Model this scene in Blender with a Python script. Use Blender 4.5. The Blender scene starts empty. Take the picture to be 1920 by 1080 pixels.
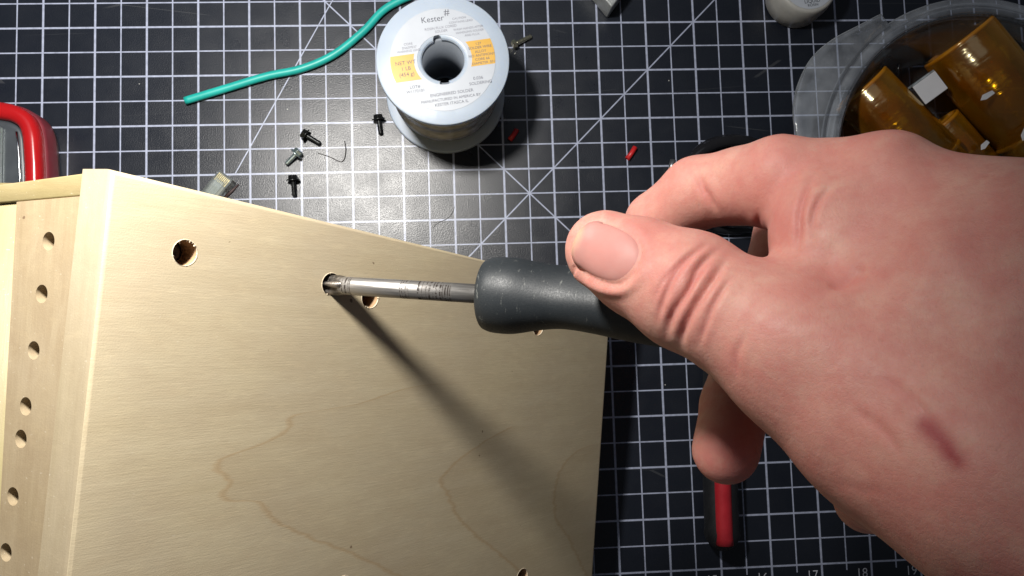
import bpy, bmesh, math, random
import numpy as np
from mathutils import Vector, Matrix
random.seed(7); rng = np.random.RandomState(11)
S = bpy.context.scene
COL = S.collection
# ------------------------------------------------------------------ camera (1 unit = 1 inch)
F = 1557.0
CAM = np.array([10.1514, 4.2604, 16.3583])
R = np.array([[0.998, -0.0324, 0.0543], [-0.0278, -0.9961, -0.0836], [0.0568, 0.0819, -0.995]])
_u, _s, _v = np.linalg.svd(R); R = _u @ _v
def ray(x, y): return R.T @ np.array([(x - 960) / F, (y - 540) / F, 1.0])
def P(x, y, z=0.0):                       # point of height z seen at a pixel of the photograph
    d = ray(x, y); return CAM + d * (z - CAM[2]) / d[2]
def D(x, y, dep): return CAM + ray(x, y) * dep
def on(x, y, Q, n): d = ray(x, y); return CAM + d * ((Q - CAM) @ n) / (d @ n)
def pixarr(X):
    c = (X - CAM) @ R.T; return 960 + F * c[:, 0] / c[:, 2], 540 + F * c[:, 1] / c[:, 2]
S.unit_settings.system = 'IMPERIAL'; S.unit_settings.scale_length = 0.0254
cd = bpy.data.cameras.new('camera'); cam = bpy.data.objects.new('camera', cd); COL.objects.link(cam)
cd.sensor_width = 36; cd.lens = F / 1920 * 36; cd.clip_start = 0.1; cd.clip_end = 500
cam.matrix_world = Matrix([[R[0][i], -R[1][i], -R[2][i], CAM[i]] for i in range(3)] + [[0, 0, 0, 1]])
S.camera = cam
W = bpy.data.worlds.new('World'); S.world = W; W.use_nodes = True
bg = W.node_tree.nodes['Background']; bg.inputs[0].default_value = (0.80, 0.87, 1.0, 1); bg.inputs[1].default_value = 0.06
def lamp(name, loc, target, size, watts, color):
    l = bpy.data.lights.new(name, 'AREA'); l.shape = 'DISK'; l.size = size; l.energy = watts; l.color = color
    o = bpy.data.objects.new(name, l); COL.objects.link(o); o.location = loc
    o.rotation_euler = (Vector(target) - Vector(loc)).to_track_quat('-Z', 'Y').to_euler(); return o
LIGHT = np.array([6.82, 10.6, 13.9])
lamp('desk_lamp_bulb', LIGHT, (LIGHT[0] - 5.9, LIGHT[1] - 3.1, LIGHT[2] - 10), 1.75, 3700, (1.0, 0.965, 0.91))
lamp('room_light', (2, 26, 40), (10, 5, 0), 26, 900, (0.80, 0.88, 1.0))
S.view_settings.view_transform = 'Standard'; S.view_settings.look = 'None'
S.view_settings.exposure = 0; S.view_settings.gamma = 1; S.view_settings.use_curve_mapping = False
S.render.engine = 'CYCLES'; S.cycles.max_bounces = 10; S.cycles.transparent_max_bounces = 16
S.cycles.caustics_reflective = False; S.cycles.caustics_refractive = False
# ------------------------------------------------------------------ node helpers
class M:
    def __init__(s, name):
        s.m = bpy.data.materials.new(name); s.m.use_nodes = True; s.t = s.m.node_tree; s.N = s.t.nodes; s.L = s.t.links
        s.b = s.N['Principled BSDF']
    def n(s, ty, **k):
        x = s.N.new('ShaderNode' + ty)
        for a, v in k.items(): setattr(x, a, v)
        return x
    def put(s, sock, v):
        if isinstance(v, bpy.types.NodeSocket): s.L.new(v, sock)
        elif v is not None:
            if hasattr(sock.default_value, '__len__') and not hasattr(v, '__len__'): v = [v] * len(sock.default_value)
            if hasattr(v, '__len__') and len(sock.default_value) == 4 and len(v) == 3: v = (*v, 1)
            sock.default_value = v
    def set(s, **k):
        for a, v in k.items():
            s.put(s.b.inputs[a.replace('_', ' ')], v)
        return s
    def math(s, op, a, b=0.0, c=None, clamp=False):
        x = s.n('Math', operation=op); x.use_clamp = clamp; s.put(x.inputs[0], a); s.put(x.inputs[1], b)
        if c is not None: s.put(x.inputs[2], c)
        return x.outputs[0]
    def co(s, kind='Object'): return s.n('TexCoord').outputs[kind]
    def mapv(s, v, scale=(1, 1, 1), rot=(0, 0, 0), loc=(0, 0, 0)):
        x = s.n('Mapping'); s.put(x.inputs[0], v); x.inputs['Scale'].default_value = scale
        x.inputs['Rotation'].default_value = rot; x.inputs['Location'].default_value = loc; return x.outputs[0]
    def noise(s, v, scale=5, detail=4, rough=0.5, dist=0.0):
        x = s.n('TexNoise'); s.put(x.inputs['Vector'], v); x.inputs['Scale'].default_value = scale
        x.inputs['Detail'].default_value = detail; x.inputs['Roughness'].default_value = rough
        x.inputs['Distortion'].default_value = dist; return x.outputs[0]
    def ramp(s, f, pts, interp='LINEAR'):
        x = s.n('ValToRGB'); s.put(x.inputs[0], f); e = x.color_ramp; e.interpolation = interp
        while len(e.elements) < len(pts): e.elements.new(0.5)
        for el, (p, c) in zip(e.elements, pts):
            el.position = p; el.color = (c, c, c, 1) if not hasattr(c, '__len__') else (*c, 1)
        return x.outputs[0]
    def mix(s, f, a, b, mode='MIX'):
        x = s.n('Mix', data_type='RGBA', blend_type=mode); s.put(x.inputs[0], f); s.put(x.inputs[6], a); s.put(x.inputs[7], b)
        return x.outputs[2]
    def bump(s, h, strength=0.3, dist=0.02, normal=None):
        x = s.n('Bump'); x.inputs['Strength'].default_value = strength; x.inputs['Distance'].default_value = dist
        s.put(x.inputs['Height'], h)
        if normal is not None: s.L.new(normal, x.inputs['Normal'])
        s.L.new(x.outputs[0], s.b.inputs['Normal']); return x.outputs[0]
    def xyz(s, v):
        x = s.n('SeparateXYZ'); s.put(x.inputs[0], v); return x.outputs
def plain(name, col, rough=0.5, metal=0.0, bump=0.0, bscale=30, var=0.12, **k):
    m = M(name); o = m.co()
    f = m.noise(o, bscale * 0.3, 3)
    c2 = tuple(min(1, c * (1 - var)) for c in col); c1 = tuple(min(1, c * (1 + var)) for c in col)
    m.set(Base_Color=m.ramp(f, [(0.3, c2), (0.7, c1)]), Metallic=metal,
          Roughness=m.ramp(m.noise(o, bscale * 0.6, 3), [(0.3, max(0, rough * 0.85)), (0.7, min(1, rough * 1.15))]))
    if bump: m.bump(m.noise(o, bscale, 4), bump, 0.02)
    m.set(**k); return m.m
# ------------------------------------------------------------------ object helpers
def tag(o, label=None, cat=None, group=None, kind=None):
    if label: o['label'] = label
    if cat: o['category'] = cat
    if group: o['group'] = group
    if kind: o['kind'] = kind
    return o
def thing(name, label, cat, loc, group=None, rot=None):
    o = bpy.data.objects.new(name, None); COL.objects.link(o); o.location = Vector(loc); o.empty_display_size = 0.2
    if rot is not None: o.rotation_euler = rot
    return tag(o, label, cat, group)
def link(name, me, mat, parent=None, smooth=True, world=False):
    o = bpy.data.objects.new(name, me); COL.objects.link(o)
    if mat is not None and not me.materials: me.materials.append(mat)
    if smooth:
        for p in me.polygons: p.use_smooth = True
    if parent is not None:
        o.parent = parent
        if world: o.matrix_parent_inverse = parent_matrix(parent).inverted()
    return o
def parent_matrix(p):
    m = Matrix.LocRotScale(p.location, p.rotation_euler, p.scale)
    return parent_matrix(p.parent) @ p.matrix_parent_inverse @ m if p.parent else m
def mesh(verts, faces):
    me = bpy.data.meshes.new('m'); me.from_pydata([tuple(map(float, v)) for v in verts], [], faces); me.update(); return me
def frommb(bm):
    bmesh.ops.recalc_face_normals(bm, faces=bm.faces[:]); me = bpy.data.meshes.new('m'); bm.to_mesh(me); bm.free(); return me
def bevmod(o, w, seg=2, ang=0.6):
    b = o.modifiers.new('b', 'BEVEL'); b.width = w; b.segments = seg; b.limit_method = 'ANGLE'; b.angle_limit = ang
    return o
def autosm(o, ang=0.6):
    me = o.data
    me.set_sharp_from_angle(angle=ang) if hasattr(me, 'set_sharp_from_angle') else None
    return o
def lathe(profile, n=64, closed=False):
    bm = bmesh.new(); rings = []
    for r, z in profile:
        if r < 1e-6: rings.append([bm.verts.new((0, 0, z))])
        else: rings.append([bm.verts.new((r * math.cos(2 * math.pi * i / n), r * math.sin(2 * math.pi * i / n), z)) for i in range(n)])
    pr = list(zip(rings[:-1], rings[1:])) + ([(rings[-1], rings[0])] if closed else [])
    for a, b in pr:
        for i in range(n):
            j = (i + 1) % n
            if len(a) == 1 and len(b) == 1: continue
            if len(a) == 1: bm.faces.new((a[0], b[i], b[j]))
            elif len(b) == 1: bm.faces.new((a[i], a[j], b[0]))
            else: bm.faces.new((a[i], a[j], b[j], b[i]))
    return frommb(bm)
def tube(pts, rad, n=12, caps=True):
    pts = [Vector(p) for p in pts]; rads = rad if hasattr(rad, '__len__') else [rad] * len(pts)
    bm = bmesh.new(); rings = []; up = Vector((0, 0, 1))
    for i, p in enumerate(pts):
        t = (pts[min(i + 1, len(pts) - 1)] - pts[max(i - 1, 0)]).normalized()
        if abs(t.dot(up)) > 0.95: up = Vector((1, 0, 0))
        a = t.cross(up).normalized(); b = a.cross(t).normalized(); up = b
        rings.append([bm.verts.new(p + (a * math.cos(2 * math.pi * k / n) + b * math.sin(2 * math.pi * k / n)) * rads[i]) for k in range(n)])
    for a, b in zip(rings[:-1], rings[1:]):
        for k in range(n): bm.faces.new((a[k], a[(k + 1) % n], b[(k + 1) % n], b[k]))
    if caps: bm.faces.new(rings[0][::-1]); bm.faces.new(rings[-1])
    return frommb(bm)
def spline(pts, m=10):
    pts = [np.array(p, float) for p in pts]; q = [2 * pts[0] - pts[1]] + pts + [2 * pts[-1] - pts[-2]]; out = []
    for i in range(1, len(q) - 2):
        for k in range(m):
            t = k / m; a, b, c, d = q[i - 1:i + 3]
            out.append(0.5 * ((2 * b) + (-a + c) * t + (2 * a - 5 * b + 4 * c - d) * t * t + (-a + 3 * b - 3 * c + d) * t ** 3))
    out.append(pts[-1]); return out
def prism(poly, z0, z1):                      # polygon in xy
    n = len(poly); v = [(x, y, z0) for x, y in poly] + [(x, y, z1) for x, y in poly]
    f = [tuple(range(n))[::-1], tuple(range(n, 2 * n))] + [(i, (i + 1) % n, n + (i + 1) % n, n + i) for i in range(n)]
    me = mesh(v, f); bm = bmesh.new(); bm.from_mesh(me); return frommb(bm)
def boxmesh(sx, sy, sz, c=(0, 0, 0)):
    return prism([(c[0] - sx / 2, c[1] - sy / 2), (c[0] + sx / 2, c[1] - sy / 2), (c[0] + sx / 2, c[1] + sy / 2), (c[0] - sx / 2, c[1] + sy / 2)], c[2] - sz / 2, c[2] + sz / 2)
def text(name, s, size, mat, loc, rot=0.0, parent=None, align='CENTER', ext=0.002, sx=1.0, off=0.0):
    c = bpy.data.curves.new('t', 'FONT'); c.body = s; c.size = size; c.align_x = align; c.align_y = 'CENTER'; c.extrude = ext; c.offset = off; c.resolution_u = 3
    o = bpy.data.objects.new('t', c); COL.objects.link(o); bpy.context.view_layer.update()
    me = bpy.data.meshes.new_from_object(o.evaluated_get(bpy.context.evaluated_depsgraph_get())); bpy.data.objects.remove(o)
    me.transform(Matrix.Translation(Vector(loc)) @ Matrix.Rotation(rot, 4, 'Z') @ Matrix.Diagonal((sx, 1, 1, 1)))
    me.materials.clear(); me.materials.append(mat)
    return link(name, me, None, parent, False)
def joinm(meshes):
    bm = bmesh.new()
    for m in meshes: bm.from_mesh(m)
    me = bpy.data.meshes.new('m'); bm.to_mesh(me); bm.free(); return me
def boolcut(o, cutters):                      # cutters: list of meshes in o's local space
    me = joinm(cutters); c = bpy.data.objects.new('c', me); COL.objects.link(c); c.matrix_world = o.matrix_world
    if o.parent: c.parent = o.parent; c.matrix_parent_inverse = o.matrix_parent_inverse.copy(); c.matrix_basis = o.matrix_basis.copy()
    md = o.modifiers.new('cut', 'BOOLEAN'); md.object = c; md.solver = 'EXACT'
    bpy.context.view_layer.update()
    n = bpy.data.meshes.new_from_object(o.evaluated_get(bpy.context.evaluated_depsgraph_get()))
    o.modifiers.clear(); o.data = n; bpy.data.objects.remove(c); return o

# ================================================================== SETTING: table and cutting mat
m = M('tabletop_wood'); m.set(Base_Color=m.ramp(m.noise(m.mapv(m.co(), (0.2, 2, 1)), 1.5, 6), [(0.3, (0.30, 0.22, 0.15)), (0.7, (0.42, 0.32, 0.22))]), Roughness=0.5)
tag(link('tabletop', boxmesh(120, 90, 1.0, (10, 5, -0.62)), m.m, smooth=False), kind='structure')
m = M('mat_vinyl'); o = m.co(); X, Y, Z = m.xyz(o)
def gline(coord, period, halfw):              # antialiased line mask on a repeating coordinate
    f = m.math('ABSOLUTE', m.math('SUBTRACT', m.math('FRACT', m.math('ADD', m.math('DIVIDE', coord, period), 0.5)), 0.5))
    x = m.n('MapRange', interpolation_type='SMOOTHSTEP'); m.put(x.inputs[0], m.math('MULTIPLY', f, period))
    x.inputs[1].default_value = halfw * 0.6; x.inputs[2].default_value = halfw * 1.4; x.inputs[3].default_value = 1; x.inputs[4].default_value = 0
    return x.outputs[0]
def sline(expr, halfw):
    x = m.n('MapRange', interpolation_type='SMOOTHSTEP'); m.put(x.inputs[0], m.math('ABSOLUTE', expr))
    x.inputs[1].default_value = halfw * 0.6; x.inputs[2].default_value = halfw * 1.4; x.inputs[3].default_value = 1; x.inputs[4].default_value = 0
    return x.outputs[0]
def gt(a, b): return m.math('GREATER_THAN', a, b)
def lt(a, b): return m.math('LESS_THAN', a, b)
mul = lambda a, b: m.math('MULTIPLY', a, b)
mx = lambda a, b: m.math('MAXIMUM', a, b)
inx = mul(gt(X, -0.02), lt(X, 24.02)); iny = mul(gt(Y, -0.02), lt(Y, 18.02))
vin = mul(gline(X, 1.0, 0.0195), mul(gt(Y, -0.55), lt(Y, 18.5)))          # inch lines run on past the border line
vhf = mul(gline(m.math('ADD', X, 0.5), 1.0, 0.0125), mul(gt(Y, -0.14), lt(Y, 18.1)))
hin = gline(Y, 1.0, 0.0175); hhf = gline(m.math('ADD', Y, 0.5), 1.0, 0.0125)
g = mx(mul(mx(vin, vhf), inx), mul(mul(mx(hin, hhf), inx), iny))
_a = P(623.7, 0); _b = P(443, 322); _d = (_b - _a) / np.linalg.norm(_b - _a)
d60 = sline(m.math('ADD', m.math('MULTIPLY', m.math('SUBTRACT', X, float(_a[0])), float(-_d[1])), m.math('MULTIPLY', m.math('SUBTRACT', Y, float(_a[1])), float(_d[0]))), 0.0105)
d60 = mul(d60, gt(Y, 8.02))
dA = sline(mul(m.math('SUBTRACT', m.math('ADD', X, Y), 19.0), 0.7071), 0.0125)
dB = sline(mul(m.math('SUBTRACT', m.math('SUBTRACT', X, Y), 4.0), 0.7071), 0.0125)
g = mx(g, mul(mul(mx(mx(dA, dB), d60), inx), iny))
wear = m.ramp(m.noise(o, 9, 5, 0.6), [(0.2, 0.60), (0.6, 1.0)])
vinyl = m.ramp(m.noise(o, 0.7, 4), [(0.3, (0.0070, 0.0092, 0.0152)), (0.7, (0.0100, 0.0128, 0.0200))])
dust = m.math('MULTIPLY', m.ramp(m.noise(o, 46, 2, 0.5), [(0.745, 0.0), (0.80, 1.0)]), m.ramp(m.noise(o, 0.9, 3), [(0.46, 0.0), (0.66, 0.75)]))
sm = m.ramp(m.noise(o, 2.6, 6, 0.65, 0.8), [(0.45, 0.0), (0.75, 1.0)])
vinyl = m.mix(mul(sm, 0.30), vinyl, (0.016, 0.018, 0.024))
vinyl = m.mix(mul(dust, 0.5), vinyl, (0.30, 0.30, 0.30))
vs_ = m.n('TexVoronoi'); m.put(vs_.inputs['Vector'], o); vs_.inputs['Scale'].default_value = 1.7
spk = mul(lt(vs_.outputs['Distance'], 0.022), gt(m.xyz(vs_.outputs['Color'])[0], 0.45))
vinyl = m.mix(mul(spk, 0.8), vinyl, (0.42, 0.42, 0.40))
def cut(rot, sc_x, th_, seed):
    q_ = m.mapv(o, (sc_x, 1.15, 1), (0, 0, rot), (seed, seed * 2.3, 0)); w_ = m.n('TexVoronoi', feature='DISTANCE_TO_EDGE'); m.put(w_.inputs['Vector'], q_); w_.inputs['Scale'].default_value = 0.55
    return mul(lt(w_.outputs['Distance'], th_), m.ramp(m.noise(q_, 1.3, 2), [(0.56, 0), (0.60, 1)]))
cuts = mx(cut(0.9, 0.10, 0.0022, 3.1), cut(-0.35, 0.08, 0.002, 7.7))
vinyl = m.mix(mul(cuts, 0.25), vinyl, (0.11, 0.115, 0.12))
m.set(Base_Color=m.mix(mul(g, mul(wear, 0.92)), vinyl, (0.42, 0.46, 0.60)),
      Roughness=m.ramp(m.noise(o, 2.2, 3, 0.5, 0.2), [(0.3, 0.27), (0.7, 0.34)]), Specular_IOR_Level=0.48)
hh = m.math('ADD', mul(m.noise(o, 40, 3, 0.6), 1.0), mul(m.noise(o, 2.3, 3, 0.5), 0.25))
m.bump(hh, 0.28, 0.014)
MAT = thing('cutting_mat', 'large black self healing cutting mat printed with a white inch grid', 'cutting mat', (0, 0, 0))
sh = link('mat_sheet', prism([(-0.75, -0.9), (24.75, -0.9), (24.75, 18.9), (-0.75, 18.9)], -0.12, 0.0), m.m, MAT, smooth=False)
ink = plain('white_ink', (0.58, 0.60, 0.66), 0.5, bscale=20)
for k in range(13, 22):
    text('ruler_numeral', str(k), 0.262, ink, (k - 0.20, -0.215, 0.003), 0, MAT, ext=0.001, sx=0.92, off=-0.003)
    if k > 13: text('ruler_numeral', str(k), 0.262, ink, (k - 0.20, 18.215, 0.003), 0, MAT, ext=0.001, sx=0.92, off=-0.003)

# ================================================================== WOODEN CABINET
tr = math.radians(50)
v = np.array([.075, -.995, .0]); v /= np.linalg.norm(v)
u = np.array([math.cos(tr), -(v[0] * math.cos(tr)) / v[1], math.sin(tr)]); u /= np.linalg.norm(u)
n = np.cross(u, v); n = n if n[2] < 0 else -n
U, V, Nn = R.T @ u, R.T @ v, R.T @ n
V = V - U * (U @ V); V /= np.linalg.norm(V); Nn = np.cross(U, V)
TL = D(208, 317, 7.95)
def pl(x, y):                                    # pixel -> panel coordinates
    q = on(x, y, TL, Nn) - TL; return float(q @ U), float(q @ V)
ma = math.radians(27); mm = np.array([-math.cos(ma), 0, math.sin(ma)]); mm[1] = -(v[0] * mm[0] + v[2] * mm[2]) / v[1]
MM = R.T @ (mm / np.linalg.norm(mm)); MM = MM - V * (MM @ V); MM /= np.linalg.norm(MM)
FN = np.cross(MM, V); FN = FN if FN[2] > 0 else -FN
lm, lv, ln = (float(MM @ U), 0.0, float(MM @ Nn)), None, None     # direction of the front face in panel coords
def fl(x, y):                                    # pixel -> front-face coordinates (along MM, along V)
    q = on(x, y, TL, FN) - TL; return float(q @ MM), float(q @ V)

def wood(name, light, dark, axis='x', lines=None, vertical=False, rings=0.0, green=None):
    m = M(name); o = m.co(); st = (0.35, 5.0, 5.0) if axis == 'x' else (5.0, 0.35, 5.0)
    st2 = (1.3, 16.0, 16.0) if axis == 'x' else (16.0, 1.3, 16.0)
    base = m.noise(m.mapv(o, st), 1.0, 6, 0.6, 0.3); fine = m.noise(m.mapv(o, st2), 2.6, 5, 0.7)
    broad = m.noise(o, 0.55, 3, 0.5)
    c = m.ramp(base, [(0.25, dark), (0.5, tuple((a + b) / 2 for a, b in zip(light, dark))), (0.78, light)])
    c = m.mix(m.ramp(fine, [(0.35, 0.20), (0.6, 0.0)]), c, tuple(x * 0.70 for x in dark))
    c = m.mix(m.ramp(broad, [(0.35, 0.0), (0.7, 0.35)]), c, (0.46, 0.39, 0.30))
    bl = m.noise(m.mapv(o, (0.8, 1.8, 1.8) if axis == 'x' else (1.8, 0.8, 1.8)), 2.0, 6, 0.68, 0.6)
    c = m.mix(m.ramp(bl, [(0.40, 0.0), (0.66, 0.42)]), c, tuple(x * k_ for x, k_ in zip(dark, (0.90, 0.87, 0.90))))
    c = m.mix(m.ramp(m.noise(m.mapv(o, (1, 2.4, 1)), 3.1, 5, 0.7), [(0.52, 0.0), (0.72, 0.30)]), c, tuple(min(1, x * k_) for x, k_ in zip(light, (1.12, 1.10, 1.06))))
    if green: c = m.mix(m.ramp(m.noise(m.mapv(o, st), 0.5, 3), [(0.4, 0), (0.62, 0.7)]), c, green)
    fleck = m.ramp(m.noise(m.mapv(o, (6, 12, 12)), 3.0, 2), [(0.70, 0), (0.76, 1)])
    c = m.mix(mul2(m, fleck, 0.30), c, (0.72, 0.66, 0.55))
    dk = m.ramp(m.noise(o, 6.5, 1), [(0.775, 0), (0.79, 1)])
    c = m.mix(mul2(m, dk, 0.75), c, (0.12, 0.07, 0.04))
    if lines:
        Xx, Yy, _ = m.xyz(o)
        wob = m.math('MULTIPLY', m.math('SUBTRACT', m.noise(m.mapv(o, (1.2, 5, 1)), 2.2, 4, 0.6), 0.5), 0.24)
        for pts, w, st_ in lines:
            ys = [p[1] for p in pts]; xs = [p[0] for p in pts]; y0, y1 = min(ys), max(ys); x0, x1 = min(xs) - .1, max(xs) + .1
            fc = m.n('FloatCurve'); m.put(fc.inputs[1], m.math('DIVIDE', m.math('SUBTRACT', Yy, y0), y1 - y0, clamp=True))
            cv = fc.mapping.curves[0]; pp = sorted([((y - y0) / (y1 - y0), (x - x0) / (x1 - x0)) for x, y in pts])
            cv.points[0].location = pp[0]; cv.points[-1].location = pp[-1]
            for q in pp[1:-1]: cv.points.new(*q)
            fc.mapping.update()
            xc = m.math('ADD', m.math('MULTIPLY', fc.outputs[0], x1 - x0), x0)
            dd = m.math('SUBTRACT', m.math('ADD', Xx, wob), xc)
            mk = m.n('MapRange', interpolation_type='SMOOTHSTEP'); m.put(mk.inputs[0], m.math('ABSOLUTE', dd))
            mk.inputs[1].default_value = 0; mk.inputs[2].default_value = w; mk.inputs[3].default_value = 1; mk.inputs[4].default_value = 0
            inr = m.math('MULTIPLY', m.math('GREATER_THAN', Yy, y0), m.math('LESS_THAN', Yy, y1))
            c = m.mix(m.math('MULTIPLY', m.math('MULTIPLY', mk.outputs[0], inr), st_), c, (0.42, 0.27, 0.13))
            # the wood inside the ring is a shade darker
            ins = m.n('MapRange', interpolation_type='SMOOTHSTEP'); m.put(ins.inputs[0], dd)
            ins.inputs[1].default_value = 0; ins.inputs[2].default_value = 1.2; ins.inputs[3].default_value = 0.16; ins.inputs[4].default_value = 0.0
            c = m.mix(m.math('MULTIPLY', m.math('MULTIPLY', ins.outputs[0], inr), m.math('GREATER_THAN', dd, 0.0)), c, (0.34, 0.235, 0.13))
    m.set(Base_Color=c, Roughness=m.ramp(fine, [(0.3, 0.62), (0.7, 0.48)]), Specular_IOR_Level=0.4)
    m.bump(m.math('ADD', m.math('MULTIPLY', fine, 0.8), m.math('MULTIPLY', m.noise(o, 55, 2), 0.5)), 0.22, 0.012)
    return m.m
def mul2(m, a, b): return m.math('MULTIPLY', a, b)
L1 = [pl(*q) for q in [(860, 716), (755, 730), (676, 756), (606, 769), (548, 780), (541, 802), (492, 832), (407, 872), (429, 902), (420, 933), (484, 942), (510, 972), (571, 1003), (694, 1053), (800, 1110)]]
L2 = [pl(*q) for q in [(960, 800), (882, 846), (856, 867), (829, 902), (842, 930), (856, 964), (886, 999), (947, 1047), (1000, 1100)]]
L3 = [pl(*q) for q in [(1130, 830), (1052, 881), (1039, 942), (1070, 1016), (1110, 1100)]]
m_panel = wood('basswood_plywood', (0.61, 0.52, 0.35), (0.53, 0.44, 0.28), 'x', [(L1, 0.085, 0.42), (L2, 0.075, 0.42), (L3, 0.07, 0.38)])
m_poplar = wood('poplar_wood', (0.40, 0.32, 0.20), (0.30, 0.225, 0.13), 'y')
m_edge = wood('plywood_edge', (0.42, 0.35, 0.235), (0.35, 0.285, 0.18), 'y')
m_poplar2 = wood('poplar_endboard', (0.31, 0.25, 0.13), (0.22, 0.165, 0.075), 'x', green=(0.25, 0.215, 0.09))
m_inner = wood('yellow_poplar', (0.30, 0.245, 0.13), (0.225, 0.175, 0.09), 'y', green=(0.29, 0.245, 0.11))
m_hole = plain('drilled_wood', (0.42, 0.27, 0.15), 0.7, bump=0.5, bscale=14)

CAB = thing('wooden_cabinet', 'unfinished pale wooden case with drilled holes, its side panel sloping to the mat', 'wooden case', P(640, 800, 0))
def frame(A, B, Cc, O): return Matrix([[A[i], B[i], Cc[i], O[i]] for i in range(3)] + [[0, 0, 0, 1]])
PM = frame(U, V, Nn, TL); FM = frame(MM, -V * 1.0, np.cross(MM, -V), TL)
FNr = np.cross(MM, -V)
TR = pl(1140, 545); BR = pl(1112, 1080); BL = pl(124, 1080); RM = pl(1140, 655)
ext = 3.2
rd = np.array(BR) - np.array(RM); rd /= abs(rd[1]); ld = np.array(BL); ld = ld / abs(ld[1])
BRe = np.array(BR) + rd * ext; BLe = ld * (abs(BRe[1]))
TRq = np.array(RM) - rd * (RM[1] - TR[1]) * -1.0 if False else np.array([RM[0] + (-rd[0]) * abs(TR[1] - RM[1]), TR[1]])
th = 0.40; s_ = th / abs(float(MM @ Nn))        # slant length of the panel's front edge
off = MM * s_; off = (float(off @ U), float(off @ V), float(off @ Nn))
top = [(0, 0, 0), (TRq[0], TRq[1], 0), (BRe[0], BRe[1], 0), (BLe[0], BLe[1], 0)]
bot = [(off[0], off[1], off[2]), (TRq[0], TRq[1], -th), (BRe[0], BRe[1], -th), (BLe[0] + off[0], BLe[1] + off[1], off[2])]
me = mesh(top + bot, [(0, 3, 2, 1), (4, 5, 6, 7), (0, 1, 5, 4), (1, 2, 6, 5), (2, 3, 7, 6), (3, 0, 4, 7)])
bm = bmesh.new(); bm.from_mesh(me)
bmesh.ops.recalc_face_normals(bm, faces=bm.faces[:])
def nearseg(e): return all(abs(vv.co.z) < 1e-5 for vv in e.verts)
bmesh.ops.bevel(bm, geom=[e for e in bm.edges if nearseg(e)], offset=0.055, segments=4, affect='EDGES', profile=0.6)
cor = [e for e in bm.edges if all(vv.co.y > -0.5 and abs(vv.co.x) < 1.2 for vv in e.verts) and abs((e.verts[0].co - e.verts[1].co).normalized().z) > 0.3]
me = frommb(bm)
panel = link('side_panel', me, m_panel, CAB, True, True)
panel.matrix_basis = PM
def cyl(x, y, r, z0, z1, nn=28, cone=None):
    pr = [(0, z1), (r if cone is None else cone, z1)] + ([] if cone is None else [(r, z1 - 0.06)]) + [(r, z0), (0, z0)]
    mm_ = lathe(pr, nn); mm_.transform(Matrix.Translation((x, y, 0))); return mm_
holes = [pl(347, 474), pl(621, 533), pl(694, 558), pl(1009, 613), pl(979, 1082), pl(643, 1100)]
hr = 0.137
boolcut(panel, [cyl(x, y, hr, -0.30, 0.15) for x, y in holes])
autosm(panel, 0.5)
panel.data.materials.append(m_edge)
for p_ in panel.data.polygons:
    nn_ = p_.normal
    if nn_.x < -0.5 and p_.center.z < -0.0 and p_.area > 0.05: p_.material_index = 1
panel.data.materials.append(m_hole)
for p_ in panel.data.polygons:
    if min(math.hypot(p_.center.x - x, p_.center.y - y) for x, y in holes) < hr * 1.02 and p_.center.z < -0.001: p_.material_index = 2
for i, (x, y) in enumerate(holes):                # recessed screw at the bottom of each counterbore
    if i == 1: continue
    sc = link('pocket_screw', joinm([lathe([(0, -0.30), (0.11, -0.30), (0.11, -0.265), (0.075, -0.255), (0.03, -0.275), (0, -0.275)], 20)]), None, CAB, True, True)
    sc.data.materials.append(plain('dark_screw', (0.05, 0.04, 0.035), 0.4, 0.8) if 'dark_screw' not in bpy.data.materials else bpy.data.materials['dark_screw'])
    sc.matrix_basis = PM @ Matrix.Translation((x, y, 0)); 
# splintered lip round every hole
def splinter(x, y, seed, rr=hr):
    r_ = random.Random(seed); bm = bmesh.new(); n_ = 72; A = []; B = []; C_ = []
    for k in range(n_):
        a = 2 * math.pi * k / n_; j = max(0, r_.gauss(-0.5, 0.7)) * 0.011; o_ = r_.random() * 0.004
        A.append(bm.verts.new((x + (rr + .006 + o_) * math.cos(a), y + (rr + .006 + o_) * math.sin(a), -0.001)))
        B.append(bm.verts.new((x + (rr - 0.001) * math.cos(a), y + (rr - 0.001) * math.sin(a), 0.004 + j * 0.5)))
        C_.append(bm.verts.new((x + (rr - 0.004 - j * 1.6) * math.cos(a), y + (rr - 0.004 - j * 1.6) * math.sin(a), -0.015 + j * 1.2)))
    for k in range(n_):
        l = (k + 1) % n_; bm.faces.new((A[k], A[l], B[l], B[k])); bm.faces.new((B[k], B[l], C_[l], C_[k]))
    return frommb(bm)
splm = plain('splinter_wood', (0.60, 0.50, 0.36), 0.7)
for i, (x, y) in enumerate(holes):
    o_ = link('splintered_rim', splinter(x, y, i), splm, CAB, False, True); o_.matrix_basis = PM
# front face parts in (MM, -V down) coordinates, z = outwards
def fpoly(px): return [(a, -b) for a, b in (fl(*q) for q in px)]
sgn = 1.0 if FNr @ FN > 0 else -1.0
def fprism(poly, z0, z1): return prism(poly, z0 * sgn, z1 * sgn)
e0 = s_ + 0.004
vv0 = 0.0
tl_top = fl(0, 345); tl_bot = fl(0, 381); jb = fl(158, 367)
far = 4.2
yt = lambda x: (-tl_top[1]) * (x / tl_top[0])     # outer line runs from the corner through (0,345)
sl = (-tl_bot[1] + jb[1]) / (tl_bot[0] - jb[0])
yb = lambda x: -jb[1] + sl * (x - jb[0])
depv = 0.72
endb = link('end_board', fprism([(e0, yt(e0)), (far, yt(far)), (far, yb(far) - 0.004), (e0, yb(e0) - 0.004)], -depv, -0.012), m_poplar2, CAB, True, True)
endb.matrix_basis = FM; bevmod(endb, 0.02, 2)
Lf = abs(BLe[1])
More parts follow.
